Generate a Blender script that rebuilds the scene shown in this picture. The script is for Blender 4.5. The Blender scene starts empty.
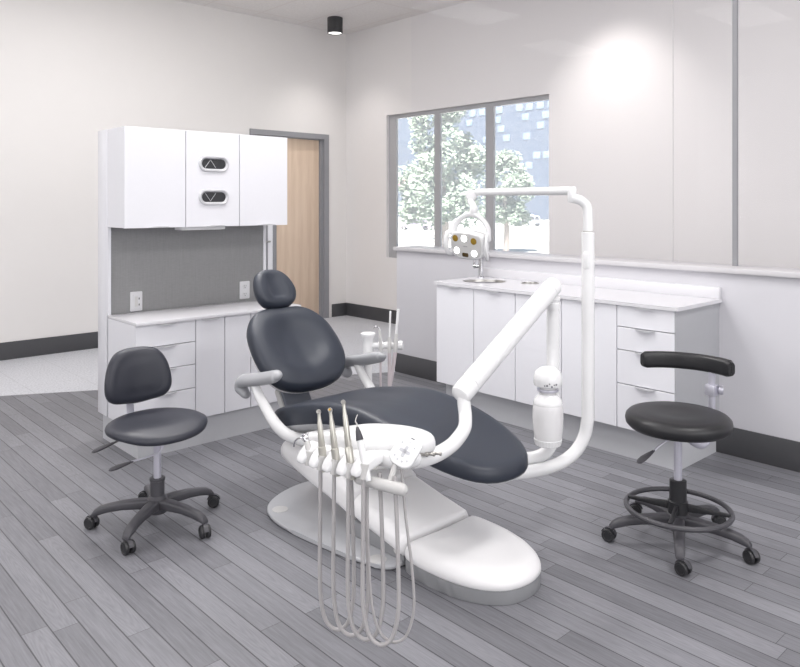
import bpy, bmesh, math, random
from mathutils import Vector, Matrix
random.seed(7)
PI = math.pi
sc = bpy.context.scene
col = sc.collection
V = Vector

# ------------------------------------------------------------------ helpers
def empty(name, loc, rz=0.0):
    o = bpy.data.objects.new(name, None)
    o.empty_display_size = 0.1
    o.location = loc
    o.rotation_euler = (0, 0, rz)
    col.objects.link(o)
    return o

def tag(o, label=None, cat=None, group=None, kind=None):
    if label: o['label'] = label
    if cat: o['category'] = cat
    if group: o['group'] = group
    if kind: o['kind'] = kind
    return o

def thing(name, loc, label, cat, group=None, rz=0.0):
    return tag(empty(name, loc, rz), label, cat, group)

def spline(pts, n=8, closed=False):
    """Catmull-Rom through the points (tuples of any length)."""
    P = [tuple(map(float, p)) for p in pts]
    m = len(P); out = []
    segs = m if closed else m - 1
    for i in range(segs):
        if closed:
            a, b, c, d = P[(i-1) % m], P[i], P[(i+1) % m], P[(i+2) % m]
        else:
            b, c = P[i], P[i+1]
            a = P[i-1] if i > 0 else tuple(2*x-y for x, y in zip(b, c))
            d = P[i+2] if i+2 < m else tuple(2*x-y for x, y in zip(c, b))
        for k in range(n):
            t = k / n
            out.append(tuple(0.5*((2*q) + (-p+r)*t + (2*p-5*q+4*r-s)*t*t + (-p+3*q-3*r+s)*t**3)
                             for p, q, r, s in zip(a, b, c, d)))
    if not closed:
        out.append(P[-1])
    return out

def resample(pts, n):
    """closed 2-D outline resampled evenly to n points"""
    L = [0.0]
    q = list(pts) + [pts[0]]
    for a, b in zip(q, q[1:]):
        L.append(L[-1] + math.dist(a, b))
    out = []; j = 0
    for k in range(n):
        s = L[-1]*k/n
        while L[j+1] < s: j += 1
        t = (s-L[j])/max(1e-9, L[j+1]-L[j])
        out.append(tuple(x+(y-x)*t for x, y in zip(q[j], q[j+1])))
    return out

def rrect(w, h, r, n=6):
    """rounded rectangle outline, centred, counter-clockwise"""
    out = []
    for cx, cy, a0 in ((w/2-r, h/2-r, 0), (-w/2+r, h/2-r, 90), (-w/2+r, -h/2+r, 180), (w/2-r, -h/2+r, 270)):
        for k in range(n+1):
            a = math.radians(a0 + 90*k/n)
            out.append((cx+r*math.cos(a), cy+r*math.sin(a)))
    return out

def ellipse(a, b, n=32):
    return [(a*math.cos(2*PI*k/n), b*math.sin(2*PI*k/n)) for k in range(n)]

class Frame:
    """local frame: origin and three axes"""
    def __init__(self, o, x, y, z=None):
        self.o = V(o); self.x = V(x).normalized()
        y = V(y); self.z = (V(z) if z else self.x.cross(y)).normalized()
        self.y = self.z.cross(self.x).normalized()
    def __call__(self, u, v, w=0.0):
        return self.o + self.x*u + self.y*v + self.z*w

def zframe(o, d, hint=(0, 0, 1)):
    """frame whose z runs along d"""
    d = V(d).normalized(); h = V(hint)
    if abs(d.dot(h)) > 0.97: h = V((1, 0, 0))
    x = h.cross(d).normalized()
    return Frame(o, x, d.cross(x), d)

class MB:
    def __init__(self): self.bm = bmesh.new()
    def _merge(self, t):
        bmesh.ops.recalc_face_normals(t, faces=t.faces)
        me = bpy.data.meshes.new('t'); t.to_mesh(me); t.free()
        self.bm.from_mesh(me); bpy.data.meshes.remove(me)
        return self
    def box(self, x0, x1, y0, y1, z0, z1, bev=0.0, seg=2, M=None):
        t = bmesh.new()
        bmesh.ops.create_cube(t, size=1.0)
        for v in t.verts:
            v.co = V(((x0+x1)/2 + v.co.x*(x1-x0), (y0+y1)/2 + v.co.y*(y1-y0), (z0+z1)/2 + v.co.z*(z1-z0)))
        if bev > 0:
            bmesh.ops.bevel(t, geom=list(t.edges), offset=bev, segments=seg, affect='EDGES', profile=0.5)
        if M is not None:
            for v in t.verts: v.co = M(*v.co)
        return self._merge(t)
    def rings(self, rings, caps=(True, True), closed=True):
        t = bmesh.new()
        R = [[t.verts.new(V(p)) for p in r] for r in rings]
        n = len(R[0])
        for a, b in zip(R, R[1:]):
            for i in range(n if closed else n-1):
                j = (i+1) % n
                try: t.faces.new((a[i], a[j], b[j], b[i]))
                except ValueError: pass
        if caps[0]: t.faces.new(list(reversed(R[0])))
        if caps[1]: t.faces.new(R[-1])
        bmesh.ops.remove_doubles(t, verts=t.verts, dist=1e-6)
        return self._merge(t)
    def tube(self, pts, r, n=14, caps=True, flat=1.0, up=None, dome=False):
        """sweep a circle (or ellipse: flat = height/width) along pts; r number or list"""
        P = [V(p) for p in pts]; m = len(P)
        rad = [r]*m if isinstance(r, (int, float)) else list(r)
        T = [(P[min(i+1, m-1)] - P[max(i-1, 0)]).normalized() for i in range(m)]
        u = V(up) if up else (V((0, 0, 1)) if abs(T[0].z) < 0.9 else V((1, 0, 0)))
        rings = []
        if dome:
            P2, R2, T2 = [], [], []
            for k in (85, 65, 40, 20):
                a = math.radians(k); P2.append(P[0]-T[0]*rad[0]*math.sin(a)); R2.append(rad[0]*math.cos(a)); T2.append(T[0])
            E = []
            for k in (20, 40, 65, 85):
                a = math.radians(k); E.append((P[-1]+T[-1]*rad[-1]*math.sin(a), rad[-1]*math.cos(a), T[-1]))
            P = P2+P+[e[0] for e in E]; rad = R2+rad+[e[1] for e in E]; T = T2+T+[e[2] for e in E]
        for p, t, rr in zip(P, T, rad):
            u = (u - t*u.dot(t))
            if u.length < 1e-6: u = V((1, 0, 0)) - t*t.x
            u.normalize(); s = t.cross(u)
            rings.append([p + s*(rr*math.cos(2*PI*k/n)) + u*(rr*flat*math.sin(2*PI*k/n)) for k in range(n)])
        return self.rings(rings, (caps, caps))
    def lathe(self, prof, F, n=24, caps=(True, True)):
        """prof: (radius, height) pairs along the z of frame F"""
        rings = [[F(max(r, 1e-4)*math.cos(2*PI*k/n), max(r, 1e-4)*math.sin(2*PI*k/n), h) for k in range(n)] for r, h in prof]
        return self.rings(rings, caps)
    def prism(self, outline, h0, h1, F=None, bev=0.0, seg=3, inset=None):
        F = F or Frame((0, 0, 0), (1, 0, 0), (0, 1, 0))
        t = bmesh.new()
        f = t.faces.new([t.verts.new((p[0], p[1], h0)) for p in outline])
        ex = bmesh.ops.extrude_face_region(t, geom=[f])
        for g in ex['geom']:
            if isinstance(g, bmesh.types.BMVert): g.co.z = h1
        if bev > 0:
            ed = [e for e in t.edges if abs(e.verts[0].co.z-e.verts[1].co.z) < 1e-7]
            bmesh.ops.bevel(t, geom=ed, offset=bev, segments=seg, affect='EDGES', profile=0.5)
        for v in t.verts: v.co = F(*v.co)
        return self._merge(t)
    def pad(self, outline, profile, fn, top=(0.88, 0.72, 0.52, 0.3, 0.12), centre=(0, 0), bottom=True):
        """star-shaped cushion. outline: 2-D ring; profile: (inset, height) from bottom rim to top rim;
        fn(u, v, h, s) -> world point; s = 1 at rim, 0 at centre."""
        cx, cy = centre
        def ringp(ins, sc_):
            out = []
            for x, y in outline:
                dx, dy = x-cx, y-cy; L = math.hypot(dx, dy)
                k = max(0.0, 1-ins/L)*sc_
                out.append((cx+dx*k, cy+dy*k))
            return out
        rings = []
        i0, h0 = profile[0]
        for s in ((0.1, 0.5, 0.85) if bottom else ()):
            rings.append([fn(x, y, h0, None) for x, y in ringp(i0, s)])
        for ins, h in profile:
            rings.append([fn(x, y, h, 1.0) for x, y in ringp(ins, 1.0)])
        i1, h1 = profile[-1]
        for s in top:
            rings.append([fn(x, y, h1, s) for x, y in ringp(i1, s)])
        return self.rings(rings, (bottom, True))
    def build(self, name, mat, parent=None, shift=None, smooth=35, label=None):
        me = bpy.data.meshes.new(name)
        self.bm.to_mesh(me); self.bm.free()
        if shift is None and parent is not None:
            r = parent
            while r.parent is not None: r = r.parent
            shift = r.location if r.rotation_euler.z == 0 else None
        if shift is not None:
            me.transform(Matrix.Translation(-V(shift)))
        me.materials.append(mat)
        if smooth:
            me.shade_smooth()
            me.set_sharp_from_angle(angle=math.radians(smooth))
        o = bpy.data.objects.new(name, me)
        col.objects.link(o)
        if parent is not None: o.parent = parent
        if label: o['label'] = label
        return o

def LO(o):
    """shift for a mesh that is its own top-level object standing at o"""
    return V(o)

def place(o, loc):
    o.location = loc
    return o

# ------------------------------------------------------------------ materials
def srgb(r, g, b):
    return tuple(((c/255)/12.92 if c/255 <= 0.04045 else ((c/255+0.055)/1.055)**2.4) for c in (r, g, b))

class Nodes:
    def __init__(self, name):
        self.m = bpy.data.materials.new(name); self.m.use_nodes = True
        self.t = self.m.node_tree; self.n = self.t.nodes; self.l = self.t.links
        self.b = self.n['Principled BSDF']
    def add(self, kind, **kw):
        o = self.n.new(kind)
        for k, v in kw.items(): setattr(o, k, v)
        return o
    def link(self, a, b): self.l.new(a, b)
    def math(self, op, a, b=None, c=None):
        o = self.add('ShaderNodeMath', operation=op)
        for i, x in enumerate((a, b, c)):
            if x is None: continue
            if isinstance(x, (int, float)): o.inputs[i].default_value = x
            else: self.link(x, o.inputs[i])
        return o.outputs[0]
    def mix(self, f, a, b):
        o = self.add('ShaderNodeMix', data_type='RGBA')
        for s, x in ((0, f), (6, a), (7, b)):
            if isinstance(x, (int, float)): o.inputs[s].default_value = x
            elif isinstance(x, tuple): o.inputs[s].default_value = (*x[:3], 1)
            else: self.link(x, o.inputs[s])
        return o.outputs[2]

def mat(name, rgb, rough=0.5, metal=0.0, var=0.03, scale=40.0, bump=0.0, spec=0.5, coat=0.0, stretch=None, sub=0.0):
    """principled surface with a little procedural variation"""
    N = Nodes(name); b = N.b
    tc = N.add('ShaderNodeTexCoord')
    no = N.add('ShaderNodeTexNoise'); no.inputs['Scale'].default_value = scale; no.inputs['Detail'].default_value = 3
    if stretch:
        mp = N.add('ShaderNodeMapping'); mp.inputs['Scale'].default_value = stretch
        N.link(tc.outputs['Object'], mp.inputs['Vector']); N.link(mp.outputs[0], no.inputs['Vector'])
    else:
        N.link(tc.outputs['Object'], no.inputs['Vector'])
    lo = tuple(c*(1-var) for c in rgb); hi = tuple(min(1, c*(1+var)) for c in rgb)
    N.link(N.mix(no.outputs['Fac'], lo, hi), b.inputs['Base Color'])
    b.inputs['Roughness'].default_value = rough
    b.inputs['Metallic'].default_value = metal
    b.inputs['Specular IOR Level'].default_value = spec
    b.inputs['Coat Weight'].default_value = coat
    b.inputs['Coat Roughness'].default_value = 0.15
    if bump:
        bp = N.add('ShaderNodeBump'); bp.inputs['Strength'].default_value = bump; bp.inputs['Distance'].default_value = 0.002
        N.link(no.outputs['Fac'], bp.inputs['Height']); N.link(bp.outputs[0], b.inputs['Normal'])
    return N.m

def emit(name, rgb, strength):
    N = Nodes(name)
    N.b.inputs['Base Color'].default_value = (*rgb, 1)
    N.b.inputs['Emission Color'].default_value = (*rgb, 1)
    N.b.inputs['Emission Strength'].default_value = strength
    return N.m

def glass(name, haze, tint=(1, 1, 1), refl=1.0):
    """thin pane: clear, real reflections, plus a faint translucent veil imitating glare haze"""
    N = Nodes(name); N.n.remove(N.b); out = N.n['Material Output']
    tr = N.add('ShaderNodeBsdfTransparent'); tr.inputs[0].default_value = (*tint, 1)
    tl = N.add('ShaderNodeBsdfTranslucent'); tl.inputs[0].default_value = (1, 1, 1, 1)
    gl = N.add('ShaderNodeBsdfGlossy'); gl.inputs['Roughness'].default_value = 0.02
    lw = N.add('ShaderNodeLayerWeight')
    no = N.add('ShaderNodeTexNoise'); no.inputs['Scale'].default_value = 3
    m1 = N.add('ShaderNodeMixShader'); m2 = N.add('ShaderNodeMixShader')
    hz = N.math('MULTIPLY', N.math('ADD', N.math('MULTIPLY', no.outputs['Fac'], 0.2), 0.9), haze)  # veil mixed in to imitate glare from the bright outdoors
    N.link(hz, m1.inputs[0]); N.link(tr.outputs[0], m1.inputs[1]); N.link(tl.outputs[0], m1.inputs[2])
    fr = N.math('ADD', N.math('MULTIPLY', N.math('POWER', lw.outputs['Facing'], 5.0), 0.96), 0.04)   # Schlick
    N.link(N.math('MULTIPLY', fr, refl), m2.inputs[0]); N.link(m1.outputs[0], m2.inputs[1]); N.link(gl.outputs[0], m2.inputs[2])
    N.link(m2.outputs[0], out.inputs[0])
    return N.m

def wood_floor():
    N = Nodes('grey_plank_floor'); b = N.b
    g = N.add('ShaderNodeNewGeometry'); sp = N.add('ShaderNodeSeparateXYZ'); N.link(g.outputs['Position'], sp.inputs[0])
    W, L = 0.0836, 0.92
    xs = N.math('DIVIDE', N.math('SUBTRACT', sp.outputs[0], 0.7885), W)
    row = N.math('FLOOR', xs); fx = N.math('FRACT', xs)
    wn = N.add('ShaderNodeTexWhiteNoise', noise_dimensions='1D'); N.link(row, wn.inputs['W'])
    ys = N.math('ADD', N.math('DIVIDE', sp.outputs[1], L), N.math('MULTIPLY', wn.outputs['Value'], 7.3))
    cl = N.math('FLOOR', ys); fy = N.math('FRACT', ys)
    cv = N.add('ShaderNodeCombineXYZ'); N.link(row, cv.inputs[0]); N.link(cl, cv.inputs[1])
    w2 = N.add('ShaderNodeTexWhiteNoise', noise_dimensions='2D'); N.link(cv.outputs[0], w2.inputs['Vector'])
    tone = w2.outputs['Value']
    # fine grain along the plank
    gv = N.add('ShaderNodeCombineXYZ')
    N.link(N.math('MULTIPLY', sp.outputs[0], 150), gv.inputs[0]); N.link(N.math('MULTIPLY', sp.outputs[1], 7), gv.inputs[1])
    N.link(N.math('MULTIPLY', tone, 60), gv.inputs[2])
    gn = N.add('ShaderNodeTexNoise'); gn.inputs['Scale'].default_value = 1; gn.inputs['Detail'].default_value = 5; gn.inputs['Roughness'].default_value = 0.65
    N.link(gv.outputs[0], gn.inputs['Vector'])
    # cathedral figure: distorted rings
    rv = N.add('ShaderNodeCombineXYZ')
    N.link(N.math('MULTIPLY', N.math('SUBTRACT', fx, 0.5), 2.2), rv.inputs[0])
    N.link(N.math('MULTIPLY', N.math('SUBTRACT', fy, 0.5), 2.0), rv.inputs[1]); N.link(N.math('MULTIPLY', tone, 30), rv.inputs[2])
    wv = N.add('ShaderNodeTexWave', wave_type='RINGS', rings_direction='Z'); wv.inputs['Scale'].default_value = 2.2; wv.inputs['Distortion'].default_value = 2.5
    wv.inputs['Detail'].default_value = 2; N.link(rv.outputs[0], wv.inputs['Vector'])
    grain = N.math('ADD', N.math('MULTIPLY', N.math('SUBTRACT', gn.outputs['Fac'], 0.16), 1.15), N.math('MULTIPLY', N.math('MULTIPLY', wv.outputs['Fac'], N.math('GREATER_THAN', w2.outputs['Color'] if False else tone, 0.55)), 0.16))
    f = N.math('ADD', N.math('MULTIPLY', N.math('ADD', tone, 0.12), 0.27), N.math('MULTIPLY', grain, 0.62))
    c = N.mix(f, FLOOR_LO, FLOOR_HI)
    ex = N.math('MULTIPLY', N.math('MINIMUM', fx, N.math('SUBTRACT', 1.0, fx)), W)
    ey = N.math('MULTIPLY', N.math('MINIMUM', fy, N.math('SUBTRACT', 1.0, fy)), L)
    e = N.math('MINIMUM', ex, ey)
    gap = N.math('MAXIMUM', N.math('LESS_THAN', ex, 0.0023), N.math('LESS_THAN', ey, 0.0010))
    N.link(N.mix(N.math('MULTIPLY', gap, 0.8), c, srgb(48, 48, 52)), b.inputs['Base Color'])
    b.inputs['Roughness'].default_value = 0.42
    b.inputs['Specular IOR Level'].default_value = 0.35
    bp = N.add('ShaderNodeBump'); bp.inputs['Strength'].default_value = 0.25; bp.inputs['Distance'].default_value = 0.001
    N.link(N.math('SUBTRACT', grain, gap), bp.inputs['Height']); N.link(bp.outputs[0], b.inputs['Normal'])
    return N.m

def tile_floor():
    N = Nodes('pale_speckled_tile'); b = N.b
    g = N.add('ShaderNodeNewGeometry'); sp = N.add('ShaderNodeSeparateXYZ'); N.link(g.outputs['Position'], sp.inputs[0])
    W = 0.425
    fx = N.math('FRACT', N.math('DIVIDE', N.math('SUBTRACT', sp.outputs[0], 1.688), W))
    fy = N.math('FRACT', N.math('DIVIDE', N.math('SUBTRACT', sp.outputs[1], 0.1), W*2))
    ex = N.math('MULTIPLY', N.math('MINIMUM', fx, N.math('SUBTRACT', 1.0, fx)), W)
    ey = N.math('MULTIPLY', N.math('MINIMUM', fy, N.math('SUBTRACT', 1.0, fy)), W*2)
    gap = N.math('LESS_THAN', N.math('MINIMUM', ex, ey), 0.0016)
    n1 = N.add('ShaderNodeTexNoise'); n1.inputs['Scale'].default_value = 70; n1.inputs['Detail'].default_value = 4
    N.link(g.outputs['Position'], n1.inputs['Vector'])
    sk = N.add('ShaderNodeValToRGB'); sk.color_ramp.elements[0].position = 0.36; sk.color_ramp.elements[1].position = 0.56
    sk.color_ramp.elements[0].color = (*srgb(182, 183, 188), 1); sk.color_ramp.elements[1].color = (*srgb(206, 207, 212), 1)
    N.link(n1.outputs['Fac'], sk.inputs[0])
    N.link(N.mix(N.math('MULTIPLY', gap, 0.6), sk.outputs[0], srgb(150, 150, 152)), b.inputs['Base Color'])
    b.inputs['Roughness'].default_value = 0.5
    return N.m

def ceiling_mat():
    N = Nodes('acoustic_ceiling_tile'); b = N.b
    g = N.add('ShaderNodeNewGeometry'); sp = N.add('ShaderNodeSeparateXYZ'); N.link(g.outputs['Position'], sp.inputs[0])
    fx = N.math('FRACT', N.math('DIVIDE', N.math('SUBTRACT', sp.outputs[0], 5.62), 0.61))
    fy = N.math('FRACT', N.math('DIVIDE', N.math('SUBTRACT', sp.outputs[1], 7.05), 1.22))
    ex = N.math('MULTIPLY', N.math('MINIMUM', fx, N.math('SUBTRACT', 1.0, fx)), 0.61)
    ey = N.math('MULTIPLY', N.math('MINIMUM', fy, N.math('SUBTRACT', 1.0, fy)), 1.22)
    bar = N.math('LESS_THAN', N.math('MINIMUM', ex, ey), 0.012)
    n1 = N.add('ShaderNodeTexNoise'); n1.inputs['Scale'].default_value = 55; n1.inputs['Detail'].default_value = 4
    N.link(g.outputs['Position'], n1.inputs['Vector'])
    c = N.mix(n1.outputs['Fac'], srgb(218, 214, 212), srgb(243, 239, 237))
    N.link(N.mix(bar, c, srgb(226, 220, 217)), b.inputs['Base Color'])
    b.inputs['Roughness'].default_value = 0.9
    return N.m

def door_wood():
    N = Nodes('maple_veneer'); b = N.b
    tc = N.add('ShaderNodeTexCoord'); mp = N.add('ShaderNodeMapping'); mp.inputs['Scale'].default_value = (9, 9, 0.9)
    N.link(tc.outputs['Object'], mp.inputs['Vector'])
    n1 = N.add('ShaderNodeTexNoise'); n1.inputs['Scale'].default_value = 2.2; n1.inputs['Detail'].default_value = 4; n1.inputs['Distortion'].default_value = 0.8
    N.link(mp.outputs[0], n1.inputs['Vector'])
    wv = N.add('ShaderNodeTexWave', wave_type='RINGS', rings_direction='Y'); wv.inputs['Scale'].default_value = 0.35
    wv.inputs['Distortion'].default_value = 5; wv.inputs['Detail'].default_value = 2; N.link(mp.outputs[0], wv.inputs['Vector'])
    f = N.math('ADD', N.math('MULTIPLY', n1.outputs['Fac'], 0.8), N.math('MULTIPLY', wv.outputs['Fac'], 0.2))
    N.link(N.mix(f, srgb(198, 172, 148), srgb(228, 208, 188)), b.inputs['Base Color'])
    b.inputs['Roughness'].default_value = 0.45
    return N.m

def weave():
    N = Nodes('grey_tack_fabric'); b = N.b
    tc = N.add('ShaderNodeTexCoord')
    out = []
    for s in ((220, 40, 8), (40, 40, 260)):
        mp = N.add('ShaderNodeMapping'); mp.inputs['Scale'].default_value = s
        N.link(tc.outputs['Object'], mp.inputs['Vector'])
        n1 = N.add('ShaderNodeTexNoise'); n1.inputs['Scale'].default_value = 1.0; n1.inputs['Detail'].default_value = 2
        N.link(mp.outputs[0], n1.inputs['Vector']); out.append(n1.outputs['Fac'])
    f = N.math('MULTIPLY', N.math('ADD', out[0], out[1]), 0.5)
    N.link(N.mix(f, srgb(124, 124, 125), srgb(150, 150, 151)), b.inputs['Base Color'])
    b.inputs['Roughness'].default_value = 0.9
    return N.m

FLOOR_LO, FLOOR_HI = srgb(88, 88, 93), srgb(150, 150, 156)
M = dict(
    wall=mat('wall_paint', srgb(228, 225, 223), 0.45, var=0.012, scale=6),
    wallw=mat('window_wall_paint', srgb(229, 226, 225), 0.45, var=0.012, scale=6),
    pony=mat('partition_paint', srgb(204, 203, 208), 0.5, var=0.012, scale=6),
    cap=mat('partition_cap_paint', srgb(200, 198, 201), 0.4, var=0.012),
    base=mat('dark_vinyl_base', srgb(72, 72, 75), 0.5, var=0.05),
    frame=mat('grey_metal_frame', srgb(168, 168, 170), 0.45, var=0.03),
    dframe=mat('grey_painted_door_frame', srgb(142, 142, 146), 0.45, var=0.03),
    white=mat('white_laminate', srgb(228, 228, 233), 0.32, var=0.012),
    grey=mat('grey_laminate', srgb(192, 193, 197), 0.4, var=0.02),
    endp=mat('grey_end_panel_laminate', srgb(172, 173, 177), 0.4, var=0.02),
    seam=mat('grey_edge_band', srgb(120, 120, 126), 0.5),
    top=mat('white_worktop', srgb(214, 213, 217), 0.22, var=0.02, scale=150),
    pull=mat('satin_pull', srgb(205, 205, 209), 0.3, metal=0.2),
    enamel=mat('white_enamel', srgb(230, 230, 231), 0.25, var=0.01, coat=0.3),
    cover=mat('white_plastic_cover', srgb(238, 237, 238), 0.3, var=0.01),
    warm=mat('warm_white_plastic', srgb(238, 235, 230), 0.33, var=0.01),
    plate=mat('pale_grey_powder_coat', srgb(178, 179, 183), 0.4, var=0.02),
    skirt=mat('mid_grey_skirt', srgb(140, 141, 144), 0.4, var=0.02),
    lgrey=mat('light_grey_plastic', srgb(198, 197, 196), 0.4, var=0.02),
    arm=mat('grey_urethane', srgb(158, 159, 163), 0.45, var=0.02),
    vinyl=mat('charcoal_blue_vinyl', srgb(44, 49, 60), 0.44, var=0.05, scale=250, bump=0.05),
    vinyl2=mat('charcoal_vinyl', srgb(43, 45, 55), 0.44, var=0.05, scale=250, bump=0.05),
    black=mat('black_vinyl', srgb(31, 31, 34), 0.42, var=0.05, scale=250, bump=0.05),
    nylon=mat('dark_nylon', srgb(70, 69, 74), 0.45, var=0.04),
    blacknylon=mat('black_nylon', srgb(38, 38, 41), 0.45, var=0.04),
    wheel=mat('caster_black', srgb(40, 40, 43), 0.4, var=0.04),
    silver=mat('satin_silver', srgb(205, 204, 215), 0.3, metal=0.45),
    chrome=mat('chrome', srgb(205, 205, 208), 0.14, metal=1.0),
    steel=mat('brushed_steel', srgb(176, 174, 170), 0.3, metal=1.0, var=0.06),
    hand=mat('champagne_steel', srgb(196, 194, 186), 0.30, metal=0.7, var=0.05),
    hose=mat('grey_silicone_hose', srgb(172, 169, 170), 0.45, var=0.02),
    hosep=mat('pinkish_silicone_hose', srgb(200, 190, 194), 0.45, var=0.02),
    shell=mat('grey_seat_shell', srgb(172, 173, 176), 0.4),
    link=mat('slate_plastic', srgb(108, 112, 122), 0.45),
    dark=mat('dark_slot', srgb(46, 47, 50), 0.4),
    mark=mat('grey_print', srgb(190, 191, 196), 0.5),
    amber=mat('amber_lens', srgb(146, 118, 40), 0.2),
    bronze=mat('dark_bronze_lens', srgb(74, 60, 34), 0.25),
    lit=emit('lit_led', (1, 1, 1), 3.0),
    can=mat('charcoal_can', srgb(58, 58, 60), 0.45),
    canlit=emit('lit_downlight', (1.0, 0.98, 0.95), 2.5),
    bottle=mat('translucent_bottle', srgb(226, 225, 226), 0.22, var=0.02, coat=0.4),
    plug=mat('white_device', srgb(208, 208, 211), 0.35),
    slot=mat('device_slot', srgb(60, 60, 62), 0.5),
    door=door_wood(), tack=weave(), floor=wood_floor(), tile=tile_floor(), ceil=ceiling_mat(),
    pane=glass('window_glass', 0.20), screen=glass('partition_glass', 0.0, tint=(0.99, 0.99, 0.995), refl=0.07),
    lite=mat('frosted_lite', srgb(232, 232, 236), 0.3),
    sealant=mat('clear_joint', srgb(200, 198, 198), 0.3),
    yellow=mat('yellow_band', srgb(214, 164, 50), 0.35),
)

# ------------------------------------------------------------------ room shell
def struct(name, mb, m, **k):
    o = mb.build(name, m, **k); o['kind'] = 'structure'; return o
CEIL = 3.533
YL, XW, XP = 7.235, 5.755, 4.127       # left wall, window wall, half-height partition
XM, YM = -3.2, -3.2                    # walls behind the viewer

# floor: grey planks and, past a diagonal joint, pale speckled tile
def joint(x): return 5.899 - (x-1.476)*0.526
fl = MB()
t = bmesh.new()
xa, xb = XM, XW+0.1
xj = 1.476+(5.899-YL-0.1)/0.526      # where the joint meets the left wall
vs = [t.verts.new(p) for p in ((xa, YM, 0), (xb, YM, 0), (xb, joint(xb), 0), (xj, YL+0.1, 0), (xa, YL+0.1, 0))]
t.faces.new(vs); fl._merge(t)
t = bmesh.new()
vs = [t.verts.new(p) for p in ((xj, YL+0.1, 0), (xb, joint(xb), 0), (xb, YL+0.1, 0))]
f = t.faces.new(vs); f.material_index = 1
t.normal_update(); me_ = bpy.data.meshes.new('t'); t.to_mesh(me_); t.free(); fl.bm.from_mesh(me_)
for f in fl.bm.faces:
    f.normal_update()
    if f.normal.z < 0: f.normal_flip()
flo = struct('floor', fl, M['floor'], smooth=0)
flo.data.materials.append(M['tile'])
struct('ceiling', MB().box(XM, XW+0.12, YM, YL+0.12, CEIL, CEIL+0.08), M['ceil'], smooth=0)

# left wall with the door opening
DX0, DX1, DZ = 4.37, 5.455, 2.24
w = MB()
w.box(XM, DX0, YL, YL+0.12, 0, CEIL); w.box(DX1, XW+0.12, YL, YL+0.12, 0, CEIL); w.box(DX0, DX1, YL, YL+0.12, DZ, CEIL)
struct('wall_left', w, M['wall'], smooth=0)
# window wall with the window opening
WY0, WY1, WZ0, WZ1 = 4.154, 6.476, 0.766, 2.445
w = MB()
w.box(XW, XW+0.12, YM, WY0, 0, CEIL); w.box(XW, XW+0.12, WY1, YL+0.001, 0, CEIL)
w.box(XW, XW+0.12, WY0, WY1, 0, WZ0); w.box(XW, XW+0.12, WY0, WY1, WZ1, CEIL)
struct('wall_back', w, M['wallw'], smooth=0)
struct('wall_front', MB().box(XM-0.1, XM, YM-0.1, YL+0.12, 0, CEIL), M['wall'], smooth=0)
struct('wall_right', MB().box(XM-0.1, XW+0.12, YM-0.1, YM, 0, CEIL), M['wall'], smooth=0)
# half-height partition, cap and the glass on it
PY0, PY1, PT = YM, 4.514, 0.22
struct('wall_partition', MB().box(XP, XP+PT, PY0, PY1, 0, 1.012), M['pony'], smooth=0)
struct('trim_1', MB().box(XP-0.026, XP+PT+0.026, PY0, PY1+0.02, 1.012, 1.042, bev=0.004), M['cap'])
# baseboards
BH = 0.158
bb = MB(); bb.box(XM, DX0-0.06, YL-0.012, YL, 0, BH, bev=0.003); bb.box(DX1+0.066, XW, YL-0.012, YL, 0, BH, bev=0.003)
struct('baseboard_left', bb, M['base'])
struct('baseboard_back', MB().box(XW-0.012, XW, YM, YL-0.012, 0, BH, bev=0.003), M['base'])
bb = MB(); bb.box(XP-0.012, XP, PY0, PY1+0.012, 0, BH, bev=0.003); bb.box(XP-0.012, XP+PT, PY1, PY1+0.012, 0, BH, bev=0.003)
struct('baseboard_partition', bb, M['base'])

# door
dr = MB(); dr.box(4.43, 5.362, YL+0.045, YL+0.085, 0.005, 2.178, bev=0.002)
door = struct('door_1', dr, M['door'])
fr = MB()
for x0, x1, z1 in ((4.36, 4.43, 2.25), (5.396, 5.466, 2.25)):
    fr.box(x0, x1, YL-0.022, YL+0.09, 0, 2.188)
fr.box(4.36, 5.466, YL-0.022, YL+0.09, 2.188, 2.25)
fr.box(5.36, 5.397, YL+0.012, YL+0.088, 0, 2.187); fr.box(4.431, 5.359, YL+0.012, YL+0.088, 2.178, 2.187)
fr.build('door_frame', M['dframe'], door, shift=(0, 0, 0))
lf = MB()
for x0, x1 in ((4.585, 4.622), (4.69, 4.74)): lf.box(x0, x1, YL+0.03, YL+0.047, 0.35, 1.95, bev=0.003)
lf.box(4.585, 4.74, YL+0.03, YL+0.047, 1.93, 1.97, bev=0.003); lf.box(4.585, 4.74, YL+0.03, YL+0.047, 0.33, 0.37, bev=0.003)
lf.build('lite_frame', M['dframe'], door, shift=(0, 0, 0))
MB().box(4.62, 4.692, YL+0.036, YL+0.046, 0.36, 1.94).build('lite_pane', M['lite'], door, shift=(0, 0, 0))
h = MB(); F = Frame((4.535, YL+0.046, 0.965), (1, 0, 0), (0, 0, 1), (0, -1, 0))
h.lathe([(0.026, 0), (0.026, 0.008), (0.011, 0.010), (0.011, 0.05)], F, 18)
h.tube([(4.535, YL-0.004, 0.965), (4.60, YL-0.004, 0.965), (4.63, YL-0.003, 0.965)], 0.010, 10, dome=True)
h.build('door_handle', M['steel'], door, shift=(0, 0, 0))

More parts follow.
